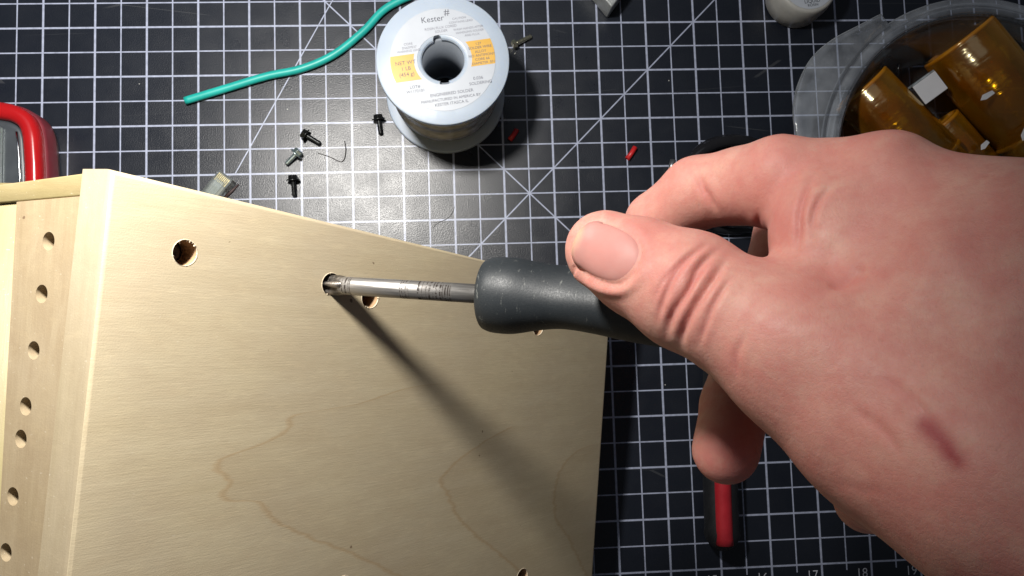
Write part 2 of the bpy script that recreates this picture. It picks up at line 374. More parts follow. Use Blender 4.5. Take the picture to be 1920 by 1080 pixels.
r0 = fl(30, 380)[0]; r1 = fl(2, 900); r1x, r1y = r1[0], -r1[1]
rx = lambda y: r0 + (r1x - r0) * (y - yb(r0)) / (r1y - yb(r0))
edge_shift = lambda y: y * (-ld[0] / 1.0) if False else 0.0
# slanted left edge of the panel in the front-face frame follows the panel's own edge
def edge_at(y):                                   # y down along -V -> offset of the panel's rear edge
    w = U * (ld[0] * y) - V * 0; return float(w @ MM) + e0
rail = link('mounting_rail', fprism([(edge_at(yb(e0)), yb(e0)), (rx(yb(r0)), yb(r0)), (rx(Lf), Lf), (edge_at(Lf), Lf)], -0.7, -0.006), m_poplar, CAB, True, True)
rail.matrix_basis = FM
hc = [fl(90, 452), fl(77, 551), fl(62, 657), fl(47, 762), fl(38, 823), fl(23, 931), fl(10, 1036), fl(-3, 1140)]
boolcut(rail, [cyl(a, -b, 0.094, -0.4, 0.3) for a, b in hc]); autosm(rail, 0.5)
inner = link('inner_board', fprism([(rx(yb(r0)) + 0.004, yb(r0)), (far, yb(far)), (far, Lf), (rx(Lf) + 0.004, Lf)], -0.7, -0.045), m_inner, CAB, True, True)
inner.matrix_basis = FM
# carcass below: vertical sides down to the mat
def w2(p): return TL + p
Fo = FN * -0.74
pA = TL + MM * (s_ + 0.02) - Nn * 0.0 - FN * 0.74
ptsT = [pA, TL + U * TRq[0] + V * TRq[1] - Nn * (th + 0.003), TL + MM * far - FN * 0.74]
ptsT[0] = TL + MM * (s_ + 0.75) - FN * 0.5
hull = []
for dv in (-0.05, -Lf + 0.02):
    for q in (TL + MM * s_ * 1.02 + U * 0.02 - Nn * 0.003 if False else TL + U * 0.9 - Nn * (th + 0.004), TL + U * (TRq[0] - 0.02) + V * TRq[1] - Nn * (th + 0.004), TL + MM * (far - 0.02) - FN * 0.75, TL + MM * 0.9 - FN * 0.75):
        p = q + V * dv; hull.append(tuple(p))
        if q is not None: hull.append((p[0], p[1], 0.0)) if np.allclose(p, p) else None
bm = bmesh.new(); [bm.verts.new(p) for p in hull]
r_ = bmesh.ops.convex_hull(bm, input=bm.verts[:])
bmesh.ops.delete(bm, geom=[x for x in r_['geom_interior'] if isinstance(x, bmesh.types.BMVert)], context='VERTS')
link('carcass', frommb(bm), m_inner, CAB, False, True)

# ================================================================== SCREWDRIVER
H0 = on(622, 534, TL, Nn); E = D(897, 551, 9.45)
ax = (E - H0) / np.linalg.norm(E - H0)
SD = thing('screwdriver', 'screwdriver with a stained steel shaft and scuffed grey rubber handle, driving into the panel', 'screwdriver', H0)
q = Vector(ax).to_track_quat('Z', 'Y').to_matrix().to_4x4(); q.translation = Vector(H0)
shl = float(np.linalg.norm(E - H0))
m = M('stained_steel'); o = m.co(); z = m.xyz(o)[2]
st = m.ramp(m.noise(m.mapv(o, (9, 9, 4.5)), 1.4, 5, 0.75), [(0.40, 0), (0.50, 1)])
zone = m.math('MAXIMUM', m.math('MULTIPLY', m.math('LESS_THAN', m.math('ABSOLUTE', m.math('SUBTRACT', z, 1.38)), 0.21), 1.0), m.math('LESS_THAN', m.math('ABSOLUTE', m.math('SUBTRACT', z, 0.16)), 0.14))
zone = m.math('MAXIMUM', zone, m.math('MULTIPLY', m.math('LESS_THAN', m.math('ABSOLUTE', m.math('SUBTRACT', z, 1.0)), 0.06), 1.0))
bands = m.ramp(m.noise(m.mapv(o, (0.6, 0.6, 30)), 1.2, 3), [(0.48, 0), (0.55, 1)])
f = m.math('MULTIPLY', m.math('MULTIPLY', st, zone), m.math('ADD', m.math('MULTIPLY', bands, 0.6), 0.4))
m.set(Base_Color=m.mix(f, m.ramp(m.noise(m.mapv(o, (20, 20, 1)), 1.5, 4), [(0.3, (0.34, 0.325, 0.31)), (0.7, (0.50, 0.48, 0.455))]), (0.03, 0.022, 0.018)),
      Metallic=m.math('SUBTRACT', 0.85, m.math('MULTIPLY', f, 0.7)), Roughness=m.ramp(m.noise(m.mapv(o, (30, 30, 2)), 2, 3), [(0.3, 0.32), (0.7, 0.5)]))
shaft = link('shaft', lathe([(0, 0.12), (0.095, 0.12), (0.108, 0.17), (0.110, 0.24), (0.110, shl + 0.35), (0, shl + 0.35)], 40), m.m, SD, True, True)
shaft.matrix_basis = q
tipm = plain('worn_driver_tip', (0.20, 0.18, 0.16), 0.35, 0.8, bump=0.4, bscale=22, var=0.8)
m = M('grey_rubber'); o = m.co()
sc = m.ramp(m.noise(m.mapv(o, (3, 3, 9), (0.5, 0.3, 0)), 2.4, 6, 0.75), [(0.61, 0), (0.68, 1)])
sc2 = m.ramp(m.noise(m.mapv(o, (1.5, 14, 2)), 1.8, 5, 0.7), [(0.68, 0), (0.72, 1)])
fine = m.noise(o, 60, 3)
c = m.mix(m.ramp(m.noise(o, 1.6, 4), [(0.3, 0), (0.7, 1)]), (0.016, 0.020, 0.024), (0.028, 0.033, 0.037))
c = m.mix(m.math('MULTIPLY', m.math('MAXIMUM', sc, sc2), 0.5), c, (0.26, 0.27, 0.25))
m.set(Base_Color=c, Roughness=m.ramp(fine, [(0.3, 0.42), (0.7, 0.56)]), Specular_IOR_Level=0.45); m.bump(fine, 0.12, 0.01)
def handle(prof, nn=60, lobes=3, amp=0.035):
    bm = bmesh.new(); rings = []
    for r, z, a in prof:
        if r < 1e-6: rings.append([bm.verts.new((0, 0, z))]); continue
        rings.append([bm.verts.new(((r + a * amp * math.cos(lobes * t)) * math.cos(t), (r + a * amp * math.cos(lobes * t)) * math.sin(t), z)) for t in [2 * math.pi * i / nn + 0.5 for i in range(nn)]])
    for A, B in zip(rings[:-1], rings[1:]):
        for i in range(nn):
            j = (i + 1) % nn
            if len(A) == 1: bm.faces.new((A[0], B[i], B[j]))
            elif len(B) == 1: bm.faces.new((A[i], A[j], B[0]))
            else: bm.faces.new((A[i], A[j], B[j], B[i]))
    return frommb(bm)
kp = [(0.0, 0.13), (0.0, 0.33), (0.02, 0.385), (0.06, 0.41), (0.16, 0.43), (0.38, 0.428), (0.62, 0.385), (0.85, 0.355), (1.05, 0.36), (1.35, 0.40), (1.75, 0.455), (2.3, 0.50), (2.9, 0.50), (3.3, 0.46), (3.5, 0.38), (3.58, 0.22)]
sp = spline([(z, r) for z, r in kp[1:]], 6)
prof = [(0.0, shl + .07, 0)] + [(r, shl + .07 + z, min(1, max(0, (z - .3) / 1))) for z, r in sp] + [(0.0, shl + 3.67, 0)]
tp_ = link('driver_tip', handle([(0.0, -0.25, 0), (0.05, -0.25, .6), (0.075, -0.12, 1), (0.088, 0.0, 1), (0.098, 0.09, .8), (0.108, 0.17, .2), (0.10, 0.20, 0), (0.0, 0.20, 0)], 64, 4, 0.032), tipm, SD, True, True); tp_.matrix_basis = q
hdl = link('handle', handle(prof), m.m, SD, True, True); hdl.matrix_basis = q
sd = hdl.modifiers.new('s', 'SUBSURF'); sd.levels = sd.render_levels = 1
# moulded seam ring on the handle's nose
rg = link('handle_collar', lathe([(0.0, shl + 0.055), (0.2, shl + 0.055), (0.22, shl + 0.076), (0.0, shl + 0.076)], 40), m.m, SD, True, True); rg.matrix_basis = q

# ================================================================== HAND (signed distance field -> surface net)
def cone(a, b, ra, rb):       # (px,py,depth), radii in pixels
    A, B = D(*a), D(*b); return (A, B, ra * a[2] / F, rb * b[2] / F)
G_thumb = [((1137, 470, 8.05), (1200, 500, 7.85), 77, 92), ((1200, 500, 7.85), (1292, 546, 7.55), 92, 113), ((1292, 546, 7.55), (1390, 602, 7.25), 112, 114), ((1390, 602, 7.25), (1500, 665, 7.0), 114, 142)]
G_palm = [((1500, 665, 7.0), (1700, 780, 6.6), 142, 192), ((1700, 780, 6.6), (1900, 905, 5.9), 192, 215), ((1900, 905, 5.9), (2300, 1060, 5.0), 215, 265), ((2300, 1060, 5.0), (2750, 1230, 4.6), 265, 310),
          ((1662, 368, 7.4), (1960, 575, 6.6), 112, 250), ((1590, 500, 7.35), (1850, 700, 6.6), 112, 235), ((1960, 575, 6.6), (2300, 900, 5.7), 250, 290), ((1542, 425, 7.5), (1600, 520, 7.35), 92, 105),
          ((1648, 900, 7.7), (1800, 950, 7.3), 97, 112), ((1700, 640, 7.8), (2000, 800, 7.2), 170, 230)]
G_index = [((1662, 352, 7.45), (1560, 348, 7.75), 99, 85), ((1560, 348, 7.75), (1465, 344, 8.0), 85, 87), ((1465, 344, 8.0), (1390, 350, 8.35), 87, 72), ((1390, 350, 8.35), (1308, 362, 8.65), 70, 68), ((1308, 362, 8.65), (1232, 420, 9.0), 66, 58), ((1232, 420, 9.0), (1205, 455, 9.2), 58, 46)]
G_mid = [((1700, 400, 8.1), (1490, 430, 9.6), 95, 70), ((1490, 430, 9.6), (1415, 640, 9.85), 68, 64), ((1415, 640, 9.85), (1378, 760, 9.5), 64, 62), ((1378, 760, 9.5), (1362, 845, 9.1), 62, 62)]
G_ring = [((1780, 480, 8.4), (1600, 540, 9.9), 90, 66), ((1600, 540, 9.9), (1530, 680, 10.1), 64, 56), ((1530, 680, 10.1), (1520, 740, 9.8), 54, 50)]
G_lit = [((1680, 880, 8.2), (1628, 938, 8.5), 90, 62), ((1850, 560, 8.4), (1700, 640, 9.6), 85, 60), ((1700, 640, 9.6), (1640, 760, 9.7), 56, 48)]
def field(Pt, groups):
    tot = None
    for g, k, kg in groups:
        d = None
        for a, b, ra, rb in [cone(*c) for c in g]:
            ba = (b - a); L = float(ba @ ba)
            h = np.clip(((Pt[..., 0] - a[0]) * ba[0] + (Pt[..., 1] - a[1]) * ba[1] + (Pt[..., 2] - a[2]) * ba[2]) / L, 0, 1)
            e = np.sqrt((Pt[..., 0] - a[0] - h * ba[0]) ** 2 + (Pt[..., 1] - a[1] - h * ba[1]) ** 2 + (Pt[..., 2] - a[2] - h * ba[2]) ** 2) - (ra + (rb - ra) * h)
            d = e if d is None else smin(d, e, k)
        tot = d if tot is None else smin(tot, d, kg)
    return tot
def smin(a, b, k):
    h = np.clip(0.5 + 0.5 * (b - a) / k, 0, 1); return b * (1 - h) + a * h - k * h * (1 - h)
GROUPS = [(G_palm, 0.42, 0.2), (G_thumb, 0.10, 0.22), (G_index, 0.07, 0.16), (G_mid, 0.08, 0.12), (G_ring, 0.08, 0.10), (G_lit, 0.08, 0.10)]
allc = [cone(*c) for g, _, _ in GROUPS for c in g]
lo = np.min([np.minimum(a - ra, b - rb) for a, b, ra, rb in allc], 0) - 0.2
hi = np.max([np.maximum(a + ra, b + rb) for a, b, ra, rb in allc], 0) + 0.2
h_ = 0.042
dims = np.ceil((hi - lo) / h_).astype(int) + 1
gx, gy, gz = [lo[i] + h_ * np.arange(dims[i]) for i in range(3)]
Pt = np.stack(np.meshgrid(gx, gy, gz, indexing='ij'), -1).astype(np.float32)
VAL = field(Pt, GROUPS).astype(np.float32); del Pt
def surface_net(val, lo, h):
    s = val < 0; nx, ny, nz = val.shape
    cs = sum(s[i:nx - 1 + i, j:ny - 1 + j, k:nz - 1 + k].astype(np.int8) for i in (0, 1) for j in (0, 1) for k in (0, 1))
    act = (cs > 0) & (cs < 8); idx = -np.ones(act.shape, int); I, J, K = np.nonzero(act); idx[I, J, K] = np.arange(len(I))
    acc = np.zeros((len(I), 3)); cnt = np.zeros(len(I))
    for axis in range(3):
        for o1 in (0, 1):
            for o2 in (0, 1):
                o = [0, 0, 0]; oo = [t for t in range(3) if t != axis]; o[oo[0]] = o1; o[oo[1]] = o2
                a = val[I + o[0], J + o[1], K + o[2]]; e = list(o); e[axis] = 1
                b = val[I + e[0], J + e[1], K + e[2]]; cr = (a < 0) != (b < 0)
                t = np.where(cr, a / np.where(cr, a - b, 1), 0)
                p = np.tile(np.array(o, float), (len(I), 1)); p[:, axis] = t
                acc += p * cr[:, None]; cnt += cr
    verts = lo + h * (np.stack([I, J, K], 1) + acc / cnt[:, None]); faces = []
    for axis in range(3):
        sl0 = [slice(None)] * 3; sl1 = [slice(None)] * 3; sl0[axis] = slice(0, -1); sl1[axis] = slice(1, None)
        a, b = s[tuple(sl0)], s[tuple(sl1)]; E_ = np.argwhere(a != b)
        o = [t for t in range(3) if t != axis]
        ok = (E_[:, o[0]] > 0) & (E_[:, o[1]] > 0) & (E_[:, o[0]] < val.shape[o[0]] - 1) & (E_[:, o[1]] < val.shape[o[1]] - 1); E_ = E_[ok]
        qd = []
        for d1, d2 in ((-1, -1), (0, -1), (0, 0), (-1, 0)):
            c = E_.copy(); c[:, o[0]] += d1; c[:, o[1]] += d2; qd.append(idx[c[:, 0], c[:, 1], c[:, 2]])
        qd = np.stack(qd, 1); ins = a[E_[:, 0], E_[:, 1], E_[:, 2]]; flip = ins if axis != 1 else ~ins
        qd[~flip] = qd[~flip][:, ::-1]; faces.append(qd)
    return verts, np.concatenate(faces)
vs, fs = surface_net(VAL, lo, h_)
me = bpy.data.meshes.new('hand'); me.vertices.add(len(vs)); me.vertices.foreach_set('co', vs.ravel().astype(np.float32))
me.loops.add(fs.size); me.loops.foreach_set('vertex_index', fs.ravel().astype(np.int32))
me.polygons.add(len(fs)); me.polygons.foreach_set('loop_start', np.arange(0, fs.size, 4, dtype=np.int32))
me.polygons.foreach_set('loop_total', np.full(len(fs), 4, dtype=np.int32)); me.update(calc_edges=True); me.validate()
tmp = bpy.data.objects.new('tmp', me); COL.objects.link(tmp)
md = tmp.modifiers.new('a', 'SMOOTH'); md.factor = 0.5; md.iterations = 5
md = tmp.modifiers.new('s', 'SUBSURF'); md.levels = md.render_levels = 1
bpy.context.view_layer.update()
me = bpy.data.meshes.new_from_object(tmp.evaluated_get(bpy.context.evaluated_depsgraph_get())); bpy.data.objects.remove(tmp)
nv = len(me.vertices); co = np.empty(nv * 3); me.vertices.foreach_get('co', co); co = co.reshape(-1, 3)
no = np.empty(nv * 3); me.vertices.foreach_get('normal', no); no = no.reshape(-1, 3)
if (no * (co - co.mean(0))).sum() < 0: me.flip_normals(); no = -no
px, py = pixarr(co); depth = (co - CAM) @ R.T[:, 2]
cdir = CAM - co; cdir /= np.linalg.norm(cdir, axis=1)[:, None]; fac = np.clip((no * cdir).sum(1) * 3, 0, 1)
near = fac * (depth < 8.9)
def polyd(pts, step=6):                          # distance in pixels to a smooth curve
    c = np.array(spline(pts, step)); d = np.full(nv, 1e9); tt = np.zeros(nv)
    for i in range(len(c) - 1):
        a, b = c[i], c[i + 1]; ba = b - a; L = ba @ ba + 1e-9
        h = np.clip(((px - a[0]) * ba[0] + (py - a[1]) * ba[1]) / L, 0, 1)
        e = np.hypot(px - a[0] - h * ba[0], py - a[1] - h * ba[1]); k = e < d; d[k] = e[k]; tt[k] = (i + h[k]) / (len(c) - 1)
    return d, tt
disp = np.zeros(nv); red = np.zeros(nv)
def crease(pts, w, dep, ridge=0.4):
    global disp, red
    d, t = polyd(pts); env = np.clip(np.sin(np.pi * np.clip(t, 0.02, 0.98)) * 1.6, 0, 1)
    g_ = np.exp(-(d / w) ** 2) - ridge * np.exp(-((d - 2.4 * w) / (1.5 * w)) ** 2)
    disp -= 0.78 * dep * g_ * env * near; red += 0.5 * np.exp(-(d / (w * 1.6)) ** 2) * env * near
# wrinkles over the thumb joint
for pts, w, dep in [([(1352, 462), (1312, 500), (1290, 545), (1262, 590), (1252, 628)], 6, .034), ([(1335, 452), (1296, 480), (1262, 522), (1244, 566), (1238, 600)], 5, .026),
                    ([(1362, 486), (1335, 528), (1306, 572), (1284, 616), (1278, 650)], 6, .038), ([(1300, 470), (1268, 500), (1240, 535), (1228, 575)], 4.5, .014),
                    ([(1372, 520), (1345, 560), (1325, 605), (1310, 650)], 5, .018), ([(1328, 500), (1300, 530), (1282, 570)], 4, .014),
                    ([(1530, 325), (1512, 360), (1500, 400), (1498, 440), (1490, 480)], 6, .030), ([(1560, 345), (1532, 385), (1520, 430)], 5, .018),
                    ([(1548, 530), (1580, 528), (1608, 510), (1628, 502)], 11, .035), ([(1420, 395), (1425, 430), (1432, 455)], 5, .02),
                    ([(1310, 322), (1316, 350), (1330, 372), (1345, 402)], 6, .024), ([(1560, 900), (1610, 918), (1670, 920)], 10, .004),
                    ([(1400, 620), (1380, 670), (1385, 710)], 6, .012), ([(1640, 700), (1700, 740), (1760, 800)], 9, .010), ([(1590, 760), (1660, 810), (1700, 860)], 9, .010)]:
    crease(pts, w, dep)
# hollow between the index knuckle and thumb web, tendons and soft lumps
def lump(x, y, r, amt):
    global disp
    disp += amt * np.exp(-((px - x) ** 2 + (py - y) ** 2) / r ** 2) * fac * (depth < 9.3)
lump(1570, 500, 45, -0.05); lump(1475, 300, 50, 0.03); lump(1680, 300, 55, 0.05); lump(1560, 290, 40, -0.03); lump(1840, 400, 70, -0.05); lump(1760, 470, 60, 0.03)
lump(1560, 620, 60, 0.02); lump(1800, 620, 90, -0.03); lump(1700, 560, 60, 0.02)
# nail bed outline (rotated superellipse in the thumb's own plane)
NC = (1139, 474); na = math.radians(24)
def nail_uv(x, y):
    dx, dy = x - NC[0], y - NC[1]; return (dx * math.cos(na) + dy * math.sin(na)) / 64.0, (-dx * math.sin(na) + dy * math.cos(na)) / 56.0
nu, nw_ = nail_uv(px, py); rr = (np.abs(nu) ** 2.6 + np.abs(nw_) ** 2.6) ** (1 / 2.6)
th_m = near * (px < 1260)
disp -= 0.013 * np.exp(-((rr - 1.0) / 0.085) ** 2) * th_m * (nu > -0.75) * (0.3 + 0.7 / (1 + np.exp(-nw_ * 5)))
disp += 0.026 * np.exp(-((rr - 1.20) / 0.15) ** 2) * th_m * (nu > -0.6) * (0.35 + 0.65 / (1 + np.exp(-nw_ * 4)))
disp -= 0.014 * (rr < 1.0) * th_m
red += 0.35 * np.exp(-((rr - 1.15) / 0.22) ** 2) * th_m * (nu > -0.5)
# low frequency irregularity
def wob(sc, seed):
    r_ = np.random.RandomState(seed); a = np.zeros(nv)
    for _ in range(14):
        k = r_.normal(size=3); k /= np.linalg.norm(k); a += np.sin(co @ k * sc * r_.uniform(.6, 1.5) + r_.uniform(0, 6.28))
    return a / 14 ** .5
disp += 0.010 * wob(3.2, 1) + 0.005 * wob(8, 2)
co2 = co + no * disp[:, None]; me.vertices.foreach_set('co', co2.ravel()); me.update()
for (x, y, r, a) in [(1640, 720, 90, .25), (1560, 800, 80, .2), (1470, 300, 60, .3), (1680, 300, 70, .35), (1260, 330, 60, .3), (1100, 440, 40, -.3), (1360, 850, 70, 1.0), (1430, 400, 60, .5), (1700, 960, 90, .3), (1560, 540, 60, .35), (1480, 880, 70, .3), (1190, 440, 40, .3), (1540, 260, 200, .1)]:
    red += a * np.exp(-((px - x) ** 2 + (py - y) ** 2) / r ** 2)
d, t = polyd([(1735, 795), (1765, 825), (1795, 865)]); bruise = np.exp(-(d / 20) ** 2) * near
at = me.attributes.new('redness', 'FLOAT', 'POINT'); at.data.foreach_set('value', red.astype(np.float32))
at = me.attributes.new('bruise', 'FLOAT', 'POINT'); at.data.foreach_set('value', bruise.astype(np.float32))
m = M('skin'); o = m.co()
ra_ = m.n('Attribute', attribute_name='redness').outputs['Fac']; br_ = m.n('Attribute', attribute_name='bruise').outputs['Fac']
mot = m.noise(o, 1.9, 6, 0.66); mot2 = m.noise(o, 7, 4, 0.6)
c = m.mix(m.ramp(mot, [(0.3, 0), (0.7, 1)]), (0.71, 0.39, 0.31), (0.62, 0.25, 0.21))
c = m.mix(m.math('MULTIPLY', ra_, 0.75, clamp=True), c, (0.60, 0.20, 0.175))
c = m.mix(m.ramp(mot2, [(0.42, 0), (0.72, 0.5)]), c, (0.62, 0.22, 0.185))
c = m.mix(m.ramp(m.noise(o, 3.1, 5, 0.6), [(0.56, 0), (0.76, 0.5)]), c, (0.68, 0.42, 0.32))
c = m.mix(m.ramp(m.noise(o, 26, 3), [(0.62, 0), (0.74, 0.22)]), c, (0.45, 0.18, 0.13))
c = m.mix(m.math('MULTIPLY', br_, m.ramp(m.noise(o, 4, 4), [(0.3, .3), (0.6, .85)])), c, (0.36, 0.045, 0.055))
m.set(Base_Color=c, Roughness=m.ramp(m.noise(o, 8, 3), [(0.3, 0.46), (0.7, 0.64)]), Specular_IOR_Level=0.33,
      Subsurface_Weight=0.35, Subsurface_Radius=(0.16, 0.055, 0.03), Subsurface_Scale=0.6)
vo = m.n('TexVoronoi', feature='DISTANCE_TO_EDGE'); m.put(vo.inputs['Vector'], m.mapv(o, (1, 1, 1))); vo.inputs['Scale'].default_value = 30
hgt = m.math('ADD', m.math('MULTIPLY', m.ramp(vo.outputs['Distance'], [(0.0, 0.0), (0.12, 1.0)]), 0.22), m.math('ADD', m.math('MULTIPLY', m.noise(o, 13, 5, 0.6), 1.6), m.math('MULTIPLY', m.noise(m.mapv(o, (1, 1, 1)), 45, 3), 0.5)))
m.bump(hgt, 0.26, 0.014)
person = tag(link('person', me, m.m, None, True), 'bare right hand gripping the grey screwdriver handle, thumb laid along it', 'person')
# thumb nail, lying on the nail bed
vals3 = lambda p: float(field(np.array(p, float)[None, :], GROUPS)[0])
def hit(x, y):
    d = ray(x, y); t = 5.0
    for _ in range(80):
        s_v = vals3(CAM + d * t)
        if s_v < 0.0005: break
        t += s_v / np.linalg.norm(d) * 0.9
    p = CAM + d * t; e = 0.004
    g_ = np.array([vals3(p + np.eye(3)[i] * e) - vals3(p - np.eye(3)[i] * e) for i in range(3)]); return p, g_ / np.linalg.norm(g_)
nr, nt = 9, 40; V_ = []; Fc = []
for i in range(nr + 1):
    for j in range(nt):
        a = 2 * math.pi * j / nt; rad = i / nr
        cu, cw = math.cos(a), math.sin(a); k_ = (abs(cu) ** 2.6 + abs(cw) ** 2.6) ** (-1 / 2.6)
        uu, ww = cu * k_ * rad * 0.97, cw * k_ * rad * 0.97
        x = NC[0] + uu * 64 * math.cos(na) - ww * 56 * math.sin(na); y = NC[1] + uu * 64 * math.sin(na) + ww * 56 * math.cos(na)
        p, g_ = hit(x, y)
        V_.append(p + g_ * (-0.002 + 0.016 * (1 - abs(ww) ** 2.5) - 0.022 * rad ** 10 * (uu > -0.55) - 0.012 * max(0, uu) ** 3 + (0.016 if uu < -0.6 else 0) * (-uu - .6) / .4))
for i in range(nr):
    for j in range(nt): Fc.append((i * nt + j, i * nt + (j + 1) % nt, (i + 1) * nt + (j + 1) % nt, (i + 1) * nt + j))
m = M('nail'); o = m.co(); la = m.n('Attribute', attribute_name='lun').outputs['Fac']
c = m.mix(la, (0.56, 0.255, 0.225), (0.68, 0.45, 0.30)); c = m.mix(m.ramp(m.noise(o, 5, 3), [(0.4, 0), (0.7, 0.4)]), c, (0.60, 0.31, 0.27))
m.set(Base_Color=c, Roughness=0.52, Subsurface_Weight=0.2, Subsurface_Radius=(0.1, 0.04, 0.03), Subsurface_Scale=0.4, Specular_IOR_Level=0.28)
m.bump(m.noise(m.mapv(o, (3, 30, 3), (0, 0, -0.4)), 1.5, 2), 0.05, 0.01)
nm = mesh(V_, Fc)
lun = np.clip([(-( (i // nt) / nr * math.cos(2 * math.pi * (i % nt) / nt)) - 0.80) * 6 for i in range(len(V_))], 0, 1)
at = nm.attributes.new('lun', 'FLOAT', 'POINT'); at.data.foreach_set('value', np.array(lun, dtype=np.float32))
bm = bmesh.new(); bm.from_mesh(nm); bmesh.ops.remove_doubles(bm, verts=bm.verts[:], dist=1e-5); bmesh.ops.recalc_face_normals(bm, faces=bm.faces[:])
if sum((f.normal.dot(Vector(CAM) - f.calc_center_median()) for f in bm.faces)) < 0: bmesh.ops.reverse_faces(bm, faces=bm.faces[:])
bm.to_mesh(nm); bm.free()
nail = link('thumb_nail', nm, m.m, person, True)
so = nail.modifiers.new('s', 'SOLIDIFY'); so.thickness = 0.022; so.offset = -1

# ================================================================== SOLDER SPOOL
sc_ = P(836, 181, 0.0); SPH = 2.08
SP = thing('solder_spool', 'white plastic spool of solder wire with a white and yellow round label', 'wire spool', (sc_[0], sc_[1], 0.0))
m = M('spool_plastic'); o = m.co()
m.set(Base_Color=m.ramp(m.noise(o, 1.5, 3), [(0.3, (0.36, 0.42, 0.505)), (0.7, (0.41, 0.475, 0.565))]), Roughness=0.38, Subsurface_Weight=0.35, Subsurface_Radius=(0.15, 0.2, 0.3), Subsurface_Scale=0.5, Specular_IOR_Level=0.4)
m.bump(m.noise(o, 30, 2), 0.03, 0.01); plast = m.m
FR, HR = 1.175, 0.375
def flange(z0, z1):
    r = 0.03
    pr = [(HR + .01, z0), (FR - r, z0), (FR - r * .3, z0 + r * .3), (FR, z0 + r), (FR, z1 - r), (FR - r * .3, z1 - r * .3), (FR - r, z1), (HR + .06, z1), (HR + .02, z1 - .02), (HR, z1 - .05), (HR, z0)]
    return lathe(pr, 96, closed=True)
fl1 = link('flange', flange(0.0, 0.13), plast, SP); fl2 = link('flange', flange(SPH - 0.13, SPH), plast, SP)
def notch(a, r, w): mm_ = boxmesh(w, w * 1.6, 1.0, (math.cos(a) * r, math.sin(a) * r, SPH)); return mm_
boolcut(fl2, [cyl(0.02, -HR - 0.035, 0.085, SPH - .4, SPH + .4), cyl(-0.09, HR + 0.00, 0.075, SPH - .4, SPH + .4)]); autosm(fl2, 0.5)
link('hub', lathe([(HR, 0.13), (HR + .1, 0.13), (HR + .1, SPH - .13), (HR, SPH - .13)], 64, closed=True), plain('hub_plastic_shaded', (0.17, 0.19, 0.22), 0.5, bscale=6), SP)  # hub coloured darker than the flanges, painting in the shade inside the hole
m = M('solder_wire'); o = m.co(); z = m.xyz(o)[2]
m.set(Base_Color=m.ramp(m.noise(m.mapv(o, (2, 2, 18)), 2, 4), [(0.35, (0.34, 0.31, 0.26)), (0.65, (0.62, 0.59, 0.53))]), Metallic=0.9, Roughness=0.24)
cc = []; zz = 0.14; wr = 0.026; rad_ = 0.99
pr = [(HR + .12, 0.135)]
while zz < SPH - 0.15:
    rr_ = rad_ - 0.015 * math.sin(zz * 9) - (0.05 if zz < .3 else 0)
    for k in range(6):
        a = -math.pi / 2 + math.pi * (k + .5) / 6; pr.append((rr_ + wr * math.cos(a), zz + wr + wr * math.sin(a)))
    zz += 2 * wr
pr.append((HR + .12, zz))
sw = link('solder_winding', lathe(pr, 96, closed=True), m.m, SP)
tex = m.noise(m.mapv(o, (6, 6, 6)), 3, 4); m.bump(tex, 0.12, 0.02)
tg = [(0.0)]
lab = plain('label_paper', (0.42, 0.45, 0.50), 0.4, bscale=8, var=0.03)
yel = plain('label_yellow', (0.58, 0.335, 0.05), 0.4, bscale=6, var=0.06)
prt = plain('label_print', (0.09, 0.095, 0.12), 0.6, bscale=20)
pr2 = plain('label_faint_print', (0.18, 0.18, 0.22), 0.6, bscale=20)
LR0, LR1 = 0.452, 0.925; zt = SPH
lb = link('label', lathe([(LR0, zt + .001), (LR1, zt + .001), (LR1, zt + .006), (LR0, zt + .006)], 96, closed=True), lab, SP, False)
lrot = math.radians(7.5)
def arcblock(a0, a1, y0, y1, side):              # yellow block: horizontal strip cut to the label ring
    n_ = 14; A = []; B = []
    for i in range(n_ + 1):
        y = y0 + (y1 - y0) * i / n_
        A.append((side * math.sqrt(max((LR1 - .004) ** 2 - y * y, 0)), y)); xi = math.sqrt(max((LR0 + .06) ** 2 - y * y, 0)) if abs(y) < LR0 + .06 else a0
        B.append((side * max(xi, a0), y))
    poly = A + B[::-1]; me_ = prism(poly if side > 0 else poly[::-1], zt + .0065, zt + .009); me_.transform(Matrix.Rotation(lrot, 4, 'Z')); return me_
y1_ = link('yellow_block', arcblock(0.40, 0, -0.30, 0.175, -1), yel, SP, False); y2_ = link('yellow_block', arcblock(0.30, 0, -0.20, 0.26, 1), yel, SP, False)
def lt_(s_, x, y, size, mat=prt, sx=1.0, par=None):
    c_, s__ = math.cos(lrot), math.sin(lrot)
    return text('lettering', s_, size, mat, (x * c_ - y * s__, x * s__ + y * c_, zt + (.0105 if par is not None and par is not lb else .008)), lrot, par or lb, ext=0.0008, sx=sx)
zz_ = 0
